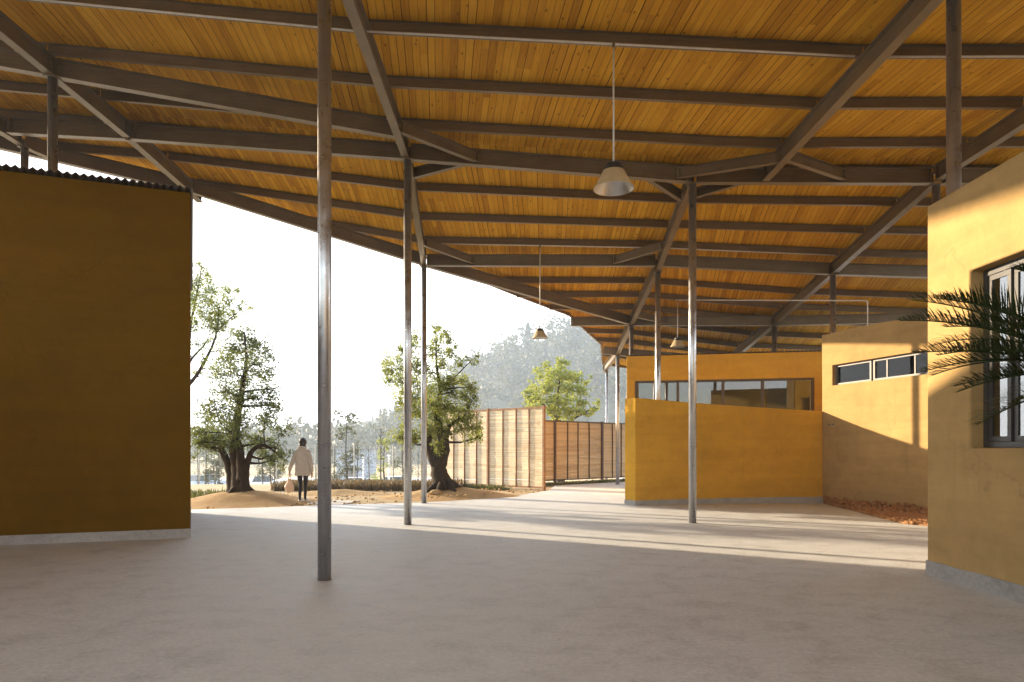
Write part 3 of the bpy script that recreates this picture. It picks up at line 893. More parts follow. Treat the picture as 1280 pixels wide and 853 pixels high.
# ------------------------------------------------------------------ ground
def gz(x, d):
    t = max(0.0, min(1.0, (d - 27.5) / 12.0)); t = t*t*(3-2*t)
    r = max(0.0, min(1.0, (x - 2) / 6.0))            # the plateau stays level behind the fence
    return -2.75 * t * (1 - r) + 0.03 * noise.noise(Vector((x*0.4, d*0.4, 0)))*(1 if d > 24 else 0)
bm = bmesh.new()
gx = [-260, -180, -130, -90, -60, -45] + [-36 + 2*k for k in range(37)] + [45, 60, 90, 130, 180, 260]
gy = [-30, -15, -8, 0, 8, 14, 17, 19, 21, 23, 25, 26, 27, 28, 29, 30, 31, 32, 33, 34, 35, 36, 37, 38, 39, 40, 42, 46, 52, 60, 75, 95, 120, 150, 200, 260, 340, 420, 490]
gv = [[bm.verts.new((x, y, gz(x, y) - 0.03)) for y in gy] for x in gx]
for i in range(len(gx)-1):
    for j in range(len(gy)-1):
        bm.faces.new((gv[i][j], gv[i+1][j], gv[i+1][j+1], gv[i][j+1]))
struct('ground', bm, M['ground'], smooth=True)
# concrete paving under and beyond the canopy
pave = [(-22, -12), (16, -12), (16, 33), (5.2, 33), (4.9, 30.2), (1.75, 27.0), (1.35, 24.0), (1.23, 23.2), (0.25, 21.0), (-0.9, 19.3), (-2.3, 18.1), (-4.66, 17.35), (-6.0, 16.6), (-7.5, 16.05), (-10, 15.6), (-22, 14.5)]
bm = bmesh.new(); prism(bm, pave, -0.10, 0.0)
struct('pavement', bm, M['floor'])
bm = bmesh.new(); prism(bm, [(-4.4, 17.45), (-4.2, 18.9), (-6.5, 19.6), (-10, 21.2), (-16, 23.5), (-16, 22.0), (-10.5, 20.0), (-6.8, 18.35)], -0.10, -0.008)
struct('path', bm, M['path'])
bm = bmesh.new(); prism(bm, [(-70, 50), (8, 50), (8, 95), (-70, 95)], -3.0, -2.70)
struct('parking_lot', bm, M['lot'])

def mound(cx, cy, r, h, seed, name='mound', stretch=(1, 1), zb=-0.04):
    bm = bmesh.new(); n = 44; K = 16; rr = []
    ctr = bm.verts.new((cx, cy, zb + h + 0.04))
    for k in range(1, K + 1):
        ring = []
        for i in range(n):
            a = 2*math.pi*i/n
            rad = r * k / K * (1 + 0.16*noise.noise(Vector((math.cos(a)*1.3+seed, math.sin(a)*1.3, 1))))
            x, y = cx + rad*math.cos(a)*stretch[0], cy + rad*math.sin(a)*stretch[1]
            f = k / K
            z = zb + (h + 0.04) * (0.5 + 0.5*math.cos(math.pi*f))**1.15 + 0.03*(1-f)*noise.noise(Vector((x*2.5, y*2.5, seed))) + (0.014*noise.noise(Vector((x*9, y*9, seed))) if k < K else 0)
            ring.append(bm.verts.new((x, y, z)))
        rr.append(ring)
    for i in range(n): bm.faces.new((ctr, rr[0][i], rr[0][(i+1) % n]))
    for p, q in zip(rr, rr[1:]):
        for i in range(n): bm.faces.new((p[i], q[i], q[(i+1) % n], p[(i+1) % n]))
    return struct(name, bm, M['earth'], smooth=True)
mound(-7.25, 18.55, 2.5, 0.30, 1.3, stretch=(1.05, 0.93))
mound(-1.85, 20.6, 2.1, 0.27, 4.1, stretch=(1.25, 0.95))
mound(-5.6, 21.8, 1.5, 0.12, 7.7, stretch=(1.5, 0.8))

def rock(p, r, seed, label, m):
    b = bmesh.new(); ellipsoid(b, p, r, 14, 10, lambda a, q: q*(1 + 0.28*noise.noise(a*1.6 + Vector((seed, 0, 0))) + 0.10*noise.noise(a*5)))
    o = obj('rock', b, m, None, origin=p); return tag(o, label, 'rock', 'rocks at the foot of the twisted tree')
M['rock_dark'] = m_plain('dark_rock', (0.07, 0.055, 0.045), 0.95, var=0.4)
M['rock_sand'] = m_plain('sandy_rock', (0.42, 0.29, 0.15), 0.95, var=0.3)
rock((-2.52, 20.15, 0.20), (0.13, 0.11, 0.085), 2.0, 'small dark rock left of the forked trunk', M['rock_dark'])
rock((-2.20, 19.75, 0.15), (0.19, 0.14, 0.09), 5.0, 'sandy lump of rock in front of the forked trunk', M['rock_sand'])
rng = random.Random(11)
# clod bed against the middle building
bedp = [(8.10, 17.75), (7.86, 15.8), (7.62, 14.2), (7.46, 13.0), (7.75, 12.55), (9.55, 12.3), (9.2, 13.9), (8.6, 16.0)]
M['clod'] = m_plain('reddish_soil', (0.34, 0.17, 0.07), 0.95, var=0.45, scale=14)
bm = bmesh.new(); prism(bm, bedp, -0.02, lambda x, y: 0.03 if x < 8.0 else 0.10)
struct('soil_bed', bm, M['clod'])
def inpoly(x, y, poly):
    c = False; n = len(poly)
    for i in range(n):
        (x0, y0), (x1, y1) = poly[i], poly[i-1]
        if (y0 > y) != (y1 > y) and x < (x1-x0)*(y-y0)/(y1-y0) + x0: c = not c
    return c
bm = bmesh.new()
cnt = 0
while cnt < 1500:
    x, y = rng.uniform(7.4, 9.6), rng.uniform(12.2, 17.8)
    if not inpoly(x, y, bedp): continue
    cnt += 1
    r = rng.choice((0.02, 0.03, 0.04, 0.055)) * rng.uniform(0.8, 1.2)
    wallx = 8.14 + 0.28*(17.9 - y)
    z = 0.03 + 0.19*max(0, min(1, 1 - (wallx - x)/1.0)) * rng.uniform(0.4, 1)
    s = rng.random()*50
    ellipsoid(bm, (x, y, z), (r*rng.uniform(.8,1.3), r*rng.uniform(.8,1.3), r*0.75), 6, 4, fn=lambda p, q: q*(1+0.35*noise.noise(p*1.7+Vector((s, s, s)))))
tag(obj('soil_clods', bm, M['clod'], recalc=False), 'reddish brown soil clods heaped along the foot of the strip window building', 'soil', kind='stuff')

# ------------------------------------------------------------------ trees
def leaf(bm, p, size, rng, up=0.35, aspect=0.5):
    d = Vector((rng.gauss(0, 1), rng.gauss(0, 1), rng.gauss(up, 0.7))); d.normalize()
    s = d.cross(Vector((rng.gauss(0,1), rng.gauss(0,1), rng.gauss(0,1)))); s.normalize()
    L = size * rng.uniform(0.7, 1.25); Wd = L * aspect
    n = d.cross(s)
    a = bm.verts.new(p); b_ = bm.verts.new(p + d*L*0.5 + s*Wd*0.5 + n*L*0.06); c = bm.verts.new(p + d*L); e_ = bm.verts.new(p + d*L*0.5 - s*Wd*0.5 + n*L*0.06)
    bm.faces.new((a, b_, c, e_))

def smooth_path(pts, rad, sub=4, jit=0.0, rng=None):
    P = [Vector(p) for p in pts]; out = []; ro = []
    for i in range(len(P) - 1):
        p0 = P[max(i-1, 0)]; p1 = P[i]; p2 = P[i+1]; p3 = P[min(i+2, len(P)-1)]
        for k in range(sub):
            t = k / sub
            q = 0.5*((2*p1) + (p2-p0)*t + (2*p0-5*p1+4*p2-p3)*t*t + (3*p1-p0-3*p2+p3)*t**3)
            if rng and jit: q = q + Vector((rng.uniform(-jit, jit), rng.uniform(-jit, jit), 0))
            out.append(q); ro.append(rad[i]*(1-t) + rad[i+1]*t)
    out.append(P[-1]); ro.append(rad[-1])
    return out, ro

def tree(name, label, base, stems, clumps, lsize, per, leafmat, seed, group=None, depth=0.9, cat='tree', roots=0, aspect=0.5):
    """stems: list of (points, radii) world; clumps: (centre, (rx, ry, rz), density)"""
    rg = random.Random(seed)
    t = thing(name, label, cat, base, group)
    b = bmesh.new(); nodes = []
    for pts, rad in stems:
        p_, r_ = smooth_path(pts, rad, 4, 0.006, rg)
        tube(b, p_, r_, 10, True, 0.10, rg)
        nodes += list(zip(p_, r_))[len(p_)//3:]
    for k in range(roots):
        a = 2*math.pi*k/roots + rg.uniform(-.3, .3)
        r0 = stems[0][1][0]; bp = Vector(stems[0][0][0])
        e1 = bp + Vector((math.cos(a)*r0*1.5, math.sin(a)*r0*1.5, -0.02)); e2 = bp + Vector((math.cos(a)*r0*2.0, math.sin(a)*r0*2.0, -0.12))
        tube(b, [bp + Vector((math.cos(a)*r0*0.4, math.sin(a)*r0*0.4, 0.22)), e1, e2], [r0*0.36, r0*0.20, r0*0.05], 8)
    lf = bmesh.new()
    for c, r, dens in clumps:
        c = Vector(c)
        # limb from the closest stem point lower than the clump
        best = min(nodes, key=lambda n_: (n_[0]-c).length + (0.6 if n_[0].z > c.z else 0))
        m1 = best[0].lerp(c, 0.5) + Vector((rg.uniform(-.08,.08), rg.uniform(-.08,.08), rg.uniform(-.10,.04)))
        rr = min(best[1]*0.6, 0.035 + 0.012*(best[0]-c).length)
        tube(b, [best[0], m1, c], [rr, rr*0.6, rr*0.3], 6)
        nodes.append((m1, rr*0.6))
        ntw = max(3, int(7*dens)); tips = []
        for _ in range(ntw):
            v = Vector((rg.gauss(0, .55)*r[0], rg.gauss(0, .55)*r[1], rg.gauss(0, .5)*r[2]))
            tip = c + v
            tube(b, [c.lerp(m1, 0.25), c + v*0.5 + Vector((0, 0, rg.uniform(-.03,.05))), tip], [rr*0.32, rr*0.2, 0.003], 4, False)
            tips.append((c, tip))
        n = int(per * dens * (r[0]*r[2]) / 0.06 * 4.2)
        subs = [Vector((rg.gauss(0, .5)*r[0], rg.gauss(0, .5)*r[1], rg.gauss(0, .62)*r[2])) for _ in range(max(5, n//16))]
        for _ in range(n):
            s_ = rg.choice(subs)
            q = c + s_ + Vector((rg.gauss(0, .22)*r[0], rg.gauss(0, .22)*r[1], rg.gauss(0, .24)*r[2] - 0.02))
            leaf(lf, q, lsize, rg, aspect=aspect)
    obj('trunk', b, M['bark'], t, smooth=True, recalc=False)
    obj('crown', lf, leafmat, t, recalc=False)
    return t

def pxpath(pl, d): return [PX(x, y, d + (o if len(t_) else 0)) for (x, y, *t_) in pl for o in ([t_[0]] if t_ else [0])]
def pxclumps(cl, d, seed, dep=0.8, dens=1.0, flat=1.0):
    rg = random.Random(seed); out = []
    s = d / F
    for c in cl:
        x, y, rx, ry = c[:4]
        dd = rg.uniform(-dep, dep)
        out.append((PX(x, y, d + dd), (rx*s, rx*s*0.9, ry*s*flat), (c[4] if len(c) > 4 else 1.0)*dens))
    return out

# round layered tree on the mound beside the left building
d1 = 18.55
stems = [(pxpath([(301, 619), (299, 603), (297, 588), (293, 560), (296, 528), (300, 502), (304, 478), (308, 447), (305, 415)], d1), [0.30, 0.20, 0.165, 0.14, 0.11, 0.085, 0.06, 0.04, 0.018]),
         (pxpath([(292, 618, .12), (289, 605, .1), (287, 588, .1), (280, 569, .15), (271, 553, .2), (258, 545, .3)], d1), [0.19, 0.13, 0.11, 0.095, 0.065, 0.025]),
         (pxpath([(306, 615, -.1), (306, 598, -.12), (309, 579, -.15), (316, 563, -.2), (331, 557, -.25), (346, 567, -.3)], d1), [0.18, 0.12, 0.085, 0.062, 0.042, 0.015]),
         (pxpath([(303, 600, -.2), (301, 580, -.2), (299, 556, -.25), (287, 540, -.5)], d1), [0.16, 0.12, 0.09, 0.04])]
cl = [(305,419,16,9),(291,430,16,9),(321,428,16,9),(306,440,22,9),(283,449,15,8),(331,445,13,9),(317,455,20,9),(293,463,22,9),(335,465,13,8),(276,470,14,7),
      (309,478,24,8),(282,488,20,8),(338,486,14,8),(322,497,20,8),(298,500,20,9),(345,507,10,6),(268,508,18,8),(287,516,22,9),(333,514,18,8),(258,524,16,8),(275,531,22,9),
      (300,527,20,9),(338,530,16,7),(252,540,13,7),(266,545,16,7),(290,547,15,6,.8),(349,540,10,6),(327,525,10,5),(258,553,12,5),(248,558,8,6,.7),
      (331,553,16,5),(345,560,13,6),(352,570,9,8),(342,575,9,7),(262,560,10,6),(275,552,12,7),(285,556,10,6),(310,548,12,6),(322,548,10,6),(328,566,10,6),(318,556,8,5),(295,540,14,8),(250,548,10,8),(336,570,8,6,.7),(356,580,5,5,.6)]
tree('tree', 'dark layered evergreen tree with several thick stems on an orange earth mound', PX(301, 619, d1), stems, pxclumps(cl, d1, 5, 0.85, 0.95, 1.3), 0.07, 92, M['leaf_dark'], 21, roots=7)
# tall thin tree behind it
d2 = 22.0
stems = [(pxpath([(205, 612), (212, 560), (224, 500), (245, 470), (262, 440), (271, 415), (274, 385)], d2), [0.11, 0.09, 0.07, 0.055, 0.04, 0.03, 0.012]),
         (pxpath([(224, 500), (236, 455), (255, 432), (262, 420)], d2), [0.05, 0.04, 0.025, 0.01]),
         (pxpath([(236, 460), (238, 410), (246, 370), (252, 335)], d2), [0.045, 0.035, 0.025, 0.01]),
         (pxpath([(271, 415), (288, 398), (306, 384)], d2), [0.025, 0.016, 0.008])]
cl = [(248,332,7,6),(258,344,8,8),(246,352,8,10),(262,358,8,9),(250,376,13,12),(268,378,12,9),(284,360,10,5),(295,364,6,4),(285,374,8,8),(309,381,7,5),(300,386,5,5),
      (291,392,8,7),(276,394,13,12),(268,410,11,9),(262,398,10,9),(245,405,8,9),(248,430,9,5),(242,370,7,10),(262,425,7,6,.6),(255,448,8,6,.6),(264,462,8,6,.5),(247,466,7,6,.6),(272,438,8,6,.7),(280,404,9,7),(254,392,10,9),(225,380,16,22),(218,420,18,16),(230,345,12,14),(212,350,16,18)]
tree('tree', 'tall sparse tree with thin curved branches half hidden by the left building', PX(205, 612, d2), stems, pxclumps(cl, d2, 6, 0.6, 1.25, 1.1), 0.07, 80, M['leaf_mid'], 22)
# twisted tree with forked trunk
d3 = 20.4
stems = [(pxpath([(555, 612), (551, 598), (548, 585), (553, 570), (555, 553), (549, 535), (546, 520), (549, 502), (550, 483), (546, 462), (545, 440)], d3), [0.36, 0.27, 0.23, 0.19, 0.17, 0.13, 0.10, 0.08, 0.06, 0.04, 0.02]),
         (pxpath([(548, 588), (541, 573), (536, 556), (535, 538), (526, 520), (512, 500), (505, 480)], d3), [0.19, 0.15, 0.11, 0.09, 0.06, 0.04, 0.015]),
         (pxpath([(555, 556), (559, 540), (564, 530), (578, 525), (592, 540)], d3), [0.11, 0.08, 0.06, 0.045, 0.015]),
         (pxpath([(550, 490), (562, 478), (575, 465), (590, 450)], d3), [0.045, 0.03, 0.02, 0.008])]
cl = [(543,411,8,4),(553,417,9,6),(545,427,9,6),(561,427,8,7),(545,440,13,7),(563,440,8,6),(519,421,6,5),(516,433,9,7),(503,438,7,6),(481,450,7,6),(484,462,8,7),(498,456,12,8),
      (484,475,8,6),(499,474,13,9),(517,455,12,9),(533,464,14,9),(520,478,14,9),(505,490,13,8),(552,457,9,8),(556,480,12,9),(538,486,13,9),(500,503,8,6),(520,498,13,8),(571,436,4,4,.7),
      (590,448,8,4),(573,457,6,4),(564,472,8,6),(577,475,12,6),(588,484,9,6),(593,496,7,7),(580,494,9,7),(565,490,9,7),(586,508,6,6,.7),(540,504,13,8),(518,514,14,8),
      (558,509,14,8,1.3),(574,514,13,6,1.3),(545,519,14,8,1.3),(585,524,13,6,1.3),(566,527,14,6,1.2),(594,536,9,5,1.2),(580,537,13,5,1.2),(598,547,6,5),(586,550,8,4,.7),(560,540,8,6),
      (499,545,13,6,1.2),(516,543,12,6,1.2),(513,552,12,5,1.2),(508,532,8,5),(540,535,12,7,1.2),(541,549,11,7,1.3),(547,558,8,5),(552,565,7,5)]
tree('tree', 'twisted tree with a forked leaning trunk standing in front of the tall bamboo fence', PX(555, 612, d3), stems, pxclumps(cl, d3, 7, 0.9, 1.5, 1.2), 0.07, 84, M['leaf_mid'], 23, roots=7)
# bushy yellow-green tree behind the fences
d4 = 32.0
stems = [(pxpath([(701, 606), (700, 560), (698, 530), (697, 500), (700, 470)], d4), [0.20, 0.16, 0.13, 0.08, 0.03]),
         (pxpath([(699, 540), (715, 525), (733, 515), (744, 508)], d4), [0.09, 0.06, 0.04, 0.015]),
         (pxpath([(698, 530), (684, 512), (672, 498), (664, 490)], d4), [0.09, 0.06, 0.04, 0.015])]
cl = [(703,452,7,6),(699,460,12,7),(681,464,9,7),(686,474,14,9),(706,470,15,9),(724,474,9,7),(668,484,10,8),(683,487,15,9),(705,486,16,10),(726,487,11,8),(659,492,6,6),(665,500,12,8),
      (684,502,15,9),(706,502,15,9),(728,500,9,7),(660,510,6,5),(672,512,12,7),(692,516,15,8),(711,516,13,8),(747,505,5,5),(741,511,6,5),(735,517,6,4),(722,513,7,6),(696,526,14,6),(714,526,9,5),(733,478,6,5)]
tree('tree', 'bushy yellow-green tree rising behind the dark-posted bamboo fence', PX(701, 606, d4), stems, pxclumps(cl, d4, 8, 1.5, 0.62, 0.85), 0.17, 46, M['leaf_light'], 24)
# pale trees out in the haze beyond the paving
def hazytree(px, d, ytop, wpx, label, seed, mat='leaf_far', nc=14, ybot=600, name='tree', dens=0.6, ls=0.16):
    rg = random.Random(seed)
    x = (px-640)*d/F; zb = gz(x, d) - 0.05
    hp = EYE + (560-ytop)*d/F; wd = wpx*d/F/2
    hh = hp - zb
    st = [([(x, d, zb), (x+.05, d, zb+hh*.3), (x-.04, d, zb+hh*.6), (x+.05, d, hp-.3)], [0.09, 0.07, 0.05, 0.015])]
    c = []
    for k in range(nc):
        f = rg.uniform(0.32, 0.98); ww = wd * (1.15 - f*0.75)
        c.append(((x + rg.uniform(-1, 1)*ww, d + rg.uniform(-1, 1)*ww, zb + hh*f), (wd*rg.uniform(.25,.42), wd*.35, wd*rg.uniform(.2,.34)), dens))
    return tree(name, label, (x, d, zb), st, c, ls, 30, M[mat], seed, group='hazy trees beyond the paving')
hazytree(433, 46, 517, 34, 'pale hazy tree between the nearest column and the grey shed', 31, nc=20)
hazytree(480, 50, 548, 26, 'small faint yellowish tree left of the second column', 32, 'leaf_light', 14)
hazytree(268, 52, 556, 40, 'faint bush tree behind the trunk of the layered tree on its left', 33, nc=14)
hazytree(338, 56, 560, 34, 'faint low tree between the layered tree and the walking person', 34, nc=12)
hazytree(503, 62, 530, 30, 'tall faint tree left of the twisted tree', 35, nc=16, dens=.5)

# staked saplings
sap0 = None
def make_sapling(x, d, h):
    zb = gz(x, d) - 0.03
    t = thing('staked_sapling', 'thin bare sapling propped by three stakes in the haze beyond the paving', 'sapling', (x, d, zb), 'staked saplings in the haze')
    rg = random.Random(int(x*100))
    b = bmesh.new(); tube(b, [(x, d, zb), (x+.03, d, zb+h*.5), (x-.02, d, zb+h)], [0.045, 0.034, 0.012], 6)
    for k in range(10):
        f = rg.uniform(.45, .95); a = rg.uniform(0, 6.28)
        p = Vector((x, d, zb+h*f)); q = p + Vector((math.cos(a)*.5, math.sin(a)*.5, .55))*rg.uniform(.5, 1.1)
        tube(b, [p, p.lerp(q, .5)+Vector((0,0,.04)), q], [0.014, 0.01, 0.004], 4, False)
    obj('trunk', b, M['bark'], t)
    for k in range(3):
        a = k*2.094 + .4
        b = bmesh.new(); tube(b, [(x+math.cos(a)*.75, d+math.sin(a)*.75, zb), (x+math.cos(a)*.05, d+math.sin(a)*.05, zb+1.75)], 0.026, 5)
        obj('stake', b, M['bark'], t)
    lf = bmesh.new()
    for k in range(160):
        f = rg.uniform(.55, 1.05)
        leaf(lf, Vector((x+rg.gauss(0,.4), d+rg.gauss(0,.4), zb+h*f)), 0.11, rg)
    obj('crown', lf, M['leaf_far'], t, recalc=False)
    return t
sap0 = make_sapling((247-640)*44/F, 44, 4.6)
spots = [(258, 47), (274, 43), (291, 46), (328, 45), (343, 48), (395, 46), (418, 43), (447, 48), (461, 44), (476, 41), (492, 47), (512, 44), (523, 50)]
rgs = random.Random(5)
for px, d in spots:
    x = (px-640)*d/F
    c = sap0.copy(); COL.objects.link(c); c.location = (x, d, gz(x, d) - 0.03); c.rotation_euler = (0, 0, rgs.uniform(0, 6.28))
    s_ = rgs.uniform(0.85, 1.2); c.scale = (s_, s_, s_)
    for ch in list(sap0.children):
        k = ch.copy(); COL.objects.link(k); k.parent = c

# wire fence at the edge of the plateau
M['fence_metal'] = m_plain('faded_fence_metal', (0.30, 0.31, 0.30), 0.6, 0.3)
wf = thing('wire_fence', 'tall thin wire fence crossing the haze behind the walking person', 'fence', (-8, 33, -1))
b = bmesh.new()
fx0, fx1, fd = -17.0, -2.0, 33.0
for k in range(9):
    x = fx0 + (fx1-fx0)*k/8
    pb = bmesh.new(); tube(pb, [(x, fd, gz(x, fd)-.1), (x, fd, 1.6)], 0.03, 6); obj('post', pb, M['fence_metal'], wf)
for k in range(8):
    z = -0.9 + k*0.35
    tube(b, [(fx0, fd, z), (fx1, fd, z)], 0.008, 4)
for k in range(60):
    x = fx0 + (fx1-fx0)*(k+.5)/60
    tube(b, [(x, fd, -1.0), (x, fd, 1.55)], 0.005, 4)
obj('wire_mesh', b, M['fence_metal'], wf)

# ------------------------------------------------------------------ bamboo fences
M['bamboo_lit'] = m_bamboo('pale_split_bamboo', (0.80, 0.66, 0.45), (0.50, 0.35, 0.19))
M['bamboo_dark'] = m_bamboo('brown_split_bamboo', (0.56, 0.42, 0.25), (0.34, 0.23, 0.12))
M['post_brown'] = m_plain('brown_timber', (0.27, 0.14, 0.07), 0.75, var=0.3)
M['post_dark'] = m_plain('dark_timber', (0.075, 0.04, 0.028), 0.7, var=0.3)
def bamboo_fence(label, p0, p1, z0, z1, thick, thin, slatm, postm, seed, gaps=(0.003, 0.006, 0.012), pt=0.085):
    rg = random.Random(seed)
    t = thing('bamboo_fence', label, 'fence', (*p0, 0))
    a, c = Vector(p0), Vector(p1); u = (c-a); L = u.length; u.normalize(); n = Vector((u.y, -u.x))
    if n.y > 0: n = -n                       # towards the camera
    def P(s, w_, z): q = a + u*s + n*w_; return Vector((q.x, q.y, z))
    edges = sorted([0.0] + list(thick) + [L])
    edges = [e for i, e in enumerate(edges) if i == 0 or e - edges[i-1] > 0.2]
    for e0, e1 in zip(edges, edges[1:]):
        b = bmesh.new(); z = z0
        while z < z1 - 0.02:
            hgt = rg.choice((0.05, 0.065, 0.08, 0.10)) * rg.uniform(.9, 1.1)
            s = e0 + 0.01
            while s < e1 - 0.02:
                ln = min(rg.uniform(0.9, 2.4), e1 - 0.01 - s)
                tilt = rg.uniform(-.004, .004)
                bar(b, P(s, rg.uniform(-.004, .006), z + tilt), P(s+ln, rg.uniform(-.004, .006), z - tilt), 0.014, hgt - rg.choice(gaps))
                s += ln + 0.004
            z += hgt
        obj('slat_panel', b, slatm, t, recalc=False)
    for s in thick:
        b = bmesh.new(); q = P(s, 0.02, 0); bar(b, Vector((q.x - u.x*pt/2, q.y - u.y*pt/2, -0.05)), Vector((q.x + u.x*pt/2, q.y + u.y*pt/2, -0.05)), pt, z1 + 0.12)
        bevel_mod(obj('post', b, postm, t), 0.006, 1)
    for s in thin:
        b = bmesh.new(); q = P(s, 0.028, 0); rr = bmesh.new()
        pts = [Vector((q.x + rg.uniform(-.006,.006), q.y, z0 - 0.04 + (z1 - z0 + 0.02)*k/6)) for k in range(7)]
        tube(b, pts, [0.024*rg.uniform(.85,1.12) for _ in pts], 8); rr.free()
        obj('batten', b, postm, t, smooth=True)
    b = bmesh.new(); bar(b, P(0, 0.0, z1 - 0.01), P(L, 0.0, z1 - 0.01), 0.075, 0.05)
    obj('top_rail', b, postm, t)
    b = bmesh.new(); bar(b, P(0, 0.0, z0 - 0.06), P(L, 0.0, z0 - 0.06), 0.06, 0.055)
    obj('bottom_rail', b, postm, t)
    return t
# tall fence, lit by the low sun
fa0, fa1 = Vector((-3.0, 26.75)), Vector((1.14, 23.28)); LA = (fa1 - fa0).length
def on_line(px, p0, p1):
    k = (px - 640)/F
    u = p1 - p0
    t = (k*p0.y - p0.x) / (u.x - k*u.y)
    return t * u.length
bamboo_fence('tall pale bamboo fence with brown posts behind the twisted tree', tuple(fa0), tuple(fa1), 0.12, 2.82, [0.0, on_line(610.6, fa0, fa1), LA - 0.05],
             [on_line(p, fa0, fa1) for p in (553, 567.5, 581, 596, 629, 645.6, 661.8)], M['bamboo_lit'], M['post_brown'], 2)
fb0, fb1 = Vector((0.90, 26.05)), Vector((5.6, 30.4)); LBf = (fb1 - fb0).length
bamboo_fence('lower brown bamboo fence with dark posts behind the slim far column', tuple(fb0), tuple(fb1), 0.22, 2.48, [0.0, on_line(693, fb0, fb1), on_line(752, fb0, fb1), LBf],
             [on_line(p, fb0, fb1) for p in (709, 722, 736, 765, 776)], M['bamboo_dark'], M['post_dark'], 3, gaps=(0.001, 0.003, 0.004), pt=0.10)
bm = bmesh.new()
a, c = fb0, fb1; u = (c-a).normalized(); n = Vector((u.y, -u.x))
bar(bm, Vector((a.x, a.y, 0.0)) , Vector((c.x, c.y, 0.0)), 0.20, 0.10); struct('kerb', bm, M['plinth'])

# ------------------------------------------------------------------ low vegetation
M['drygrass'] = m_leaf('dry_grass', (0.085, 0.055, 0.035), (0.20, 0.14, 0.085), 0.25)
M['weed'] = m_leaf('low_weeds', (0.06, 0.07, 0.025), (0.15, 0.15, 0.06), 0.3)
def blades(region_fn, n, hgt, seed):
    rg = random.Random(seed); b = bmesh.new(); k = 0
    while k < n:
        p = region_fn(rg)
        k += 1
        d = Vector((rg.gauss(0, .45), rg.gauss(0, .45), 1)).normalized(); s = d.cross(Vector((rg.gauss(0,1), rg.gauss(0,1), 0.1))).normalized()
        h_ = hgt*rg.uniform(.5, 1.2); w_ = 0.012 + h_*0.05
        v = [b.verts.new(p - s*w_), b.verts.new(p + s*w_), b.verts.new(p + d*h_ + s*w_*.3), b.verts.new(p + d*h_ - s*w_*.3)]
        b.faces.new(v)
    return b
def reg_hedge(rg):
    s = rg.random(); x = -8.2 + 6.4*s; y = 24.4 + rg.uniform(-1.2, 1.2)
    return Vector((x, y, gz(x, y) - 0.02))
tag(obj('dry_undergrowth', blades(reg_hedge, 9000, 0.30, 3), M['drygrass'], recalc=False), 'low band of brown dry undergrowth at the edge of the plateau', 'undergrowth', kind='stuff')
def reg_tuft(rg):
    x = -9.0 + rg.gauss(0, .45); y = 19.6 + rg.gauss(0, .5); return Vector((x, y, -0.02))
tag(obj('weeds', blades(reg_tuft, 900, 0.24, 4), M['weed'], recalc=False), 'grey-green weeds beside the orange mound by the left building', 'weeds', kind='stuff')
def reg_fence(rg):
    s = rg.random(); p = fa0.lerp(fa1, 0.15 + 0.6*s); return Vector((p.x - .35 + rg.gauss(0,.12), p.y - .45 + rg.gauss(0, .12), -0.02))
tag(obj('weeds', blades(reg_fence, 1300, 0.16, 5), M['weed'], recalc=False), 'low green weeds along the foot of the tall bamboo fence', 'weeds', kind='stuff')
def reg_fence2(rg):
    s = rg.random(); p = fb0.lerp(fb1, s); return Vector((p.x + .1 + rg.gauss(0,.07), p.y - .25 + rg.gauss(0, .07), 0.0))
tag(obj('weeds', blades(reg_fence2, 1500, 0.14, 6), M['weed'], recalc=False), 'dark weeds along the kerb under the lower bamboo fence', 'weeds', kind='stuff')

bm = bmesh.new(); rgg = random.Random(15); cnt = 0
while cnt < 420:
    x = rgg.uniform(-8.5, 1.2); y = rgg.uniform(15.8, 24.0)
    if inpoly(x, y, pave) or (Vector((x+7.25, y-18.55)).length < 1.9): continue
    cnt += 1; r = rgg.choice((0.012, 0.018, 0.028, 0.04)); s_ = rgg.random()*40
    zz_ = 0.0 if (Vector((x+1.85, y-20.6)).length > 2.4) else 0.10
    ellipsoid(bm, (x, y, zz_ + r*0.2), (r*rgg.uniform(.8, 1.4), r, r*.7), 6, 4, fn=lambda p, q: q*(1 + 0.3*noise.noise(p*1.7 + Vector((s_, s_, s_)))))
tag(obj('gravel', bm, M['rock_sand'], recalc=False), 'loose stones scattered over the sandy earth beyond the paving', 'gravel', kind='stuff')

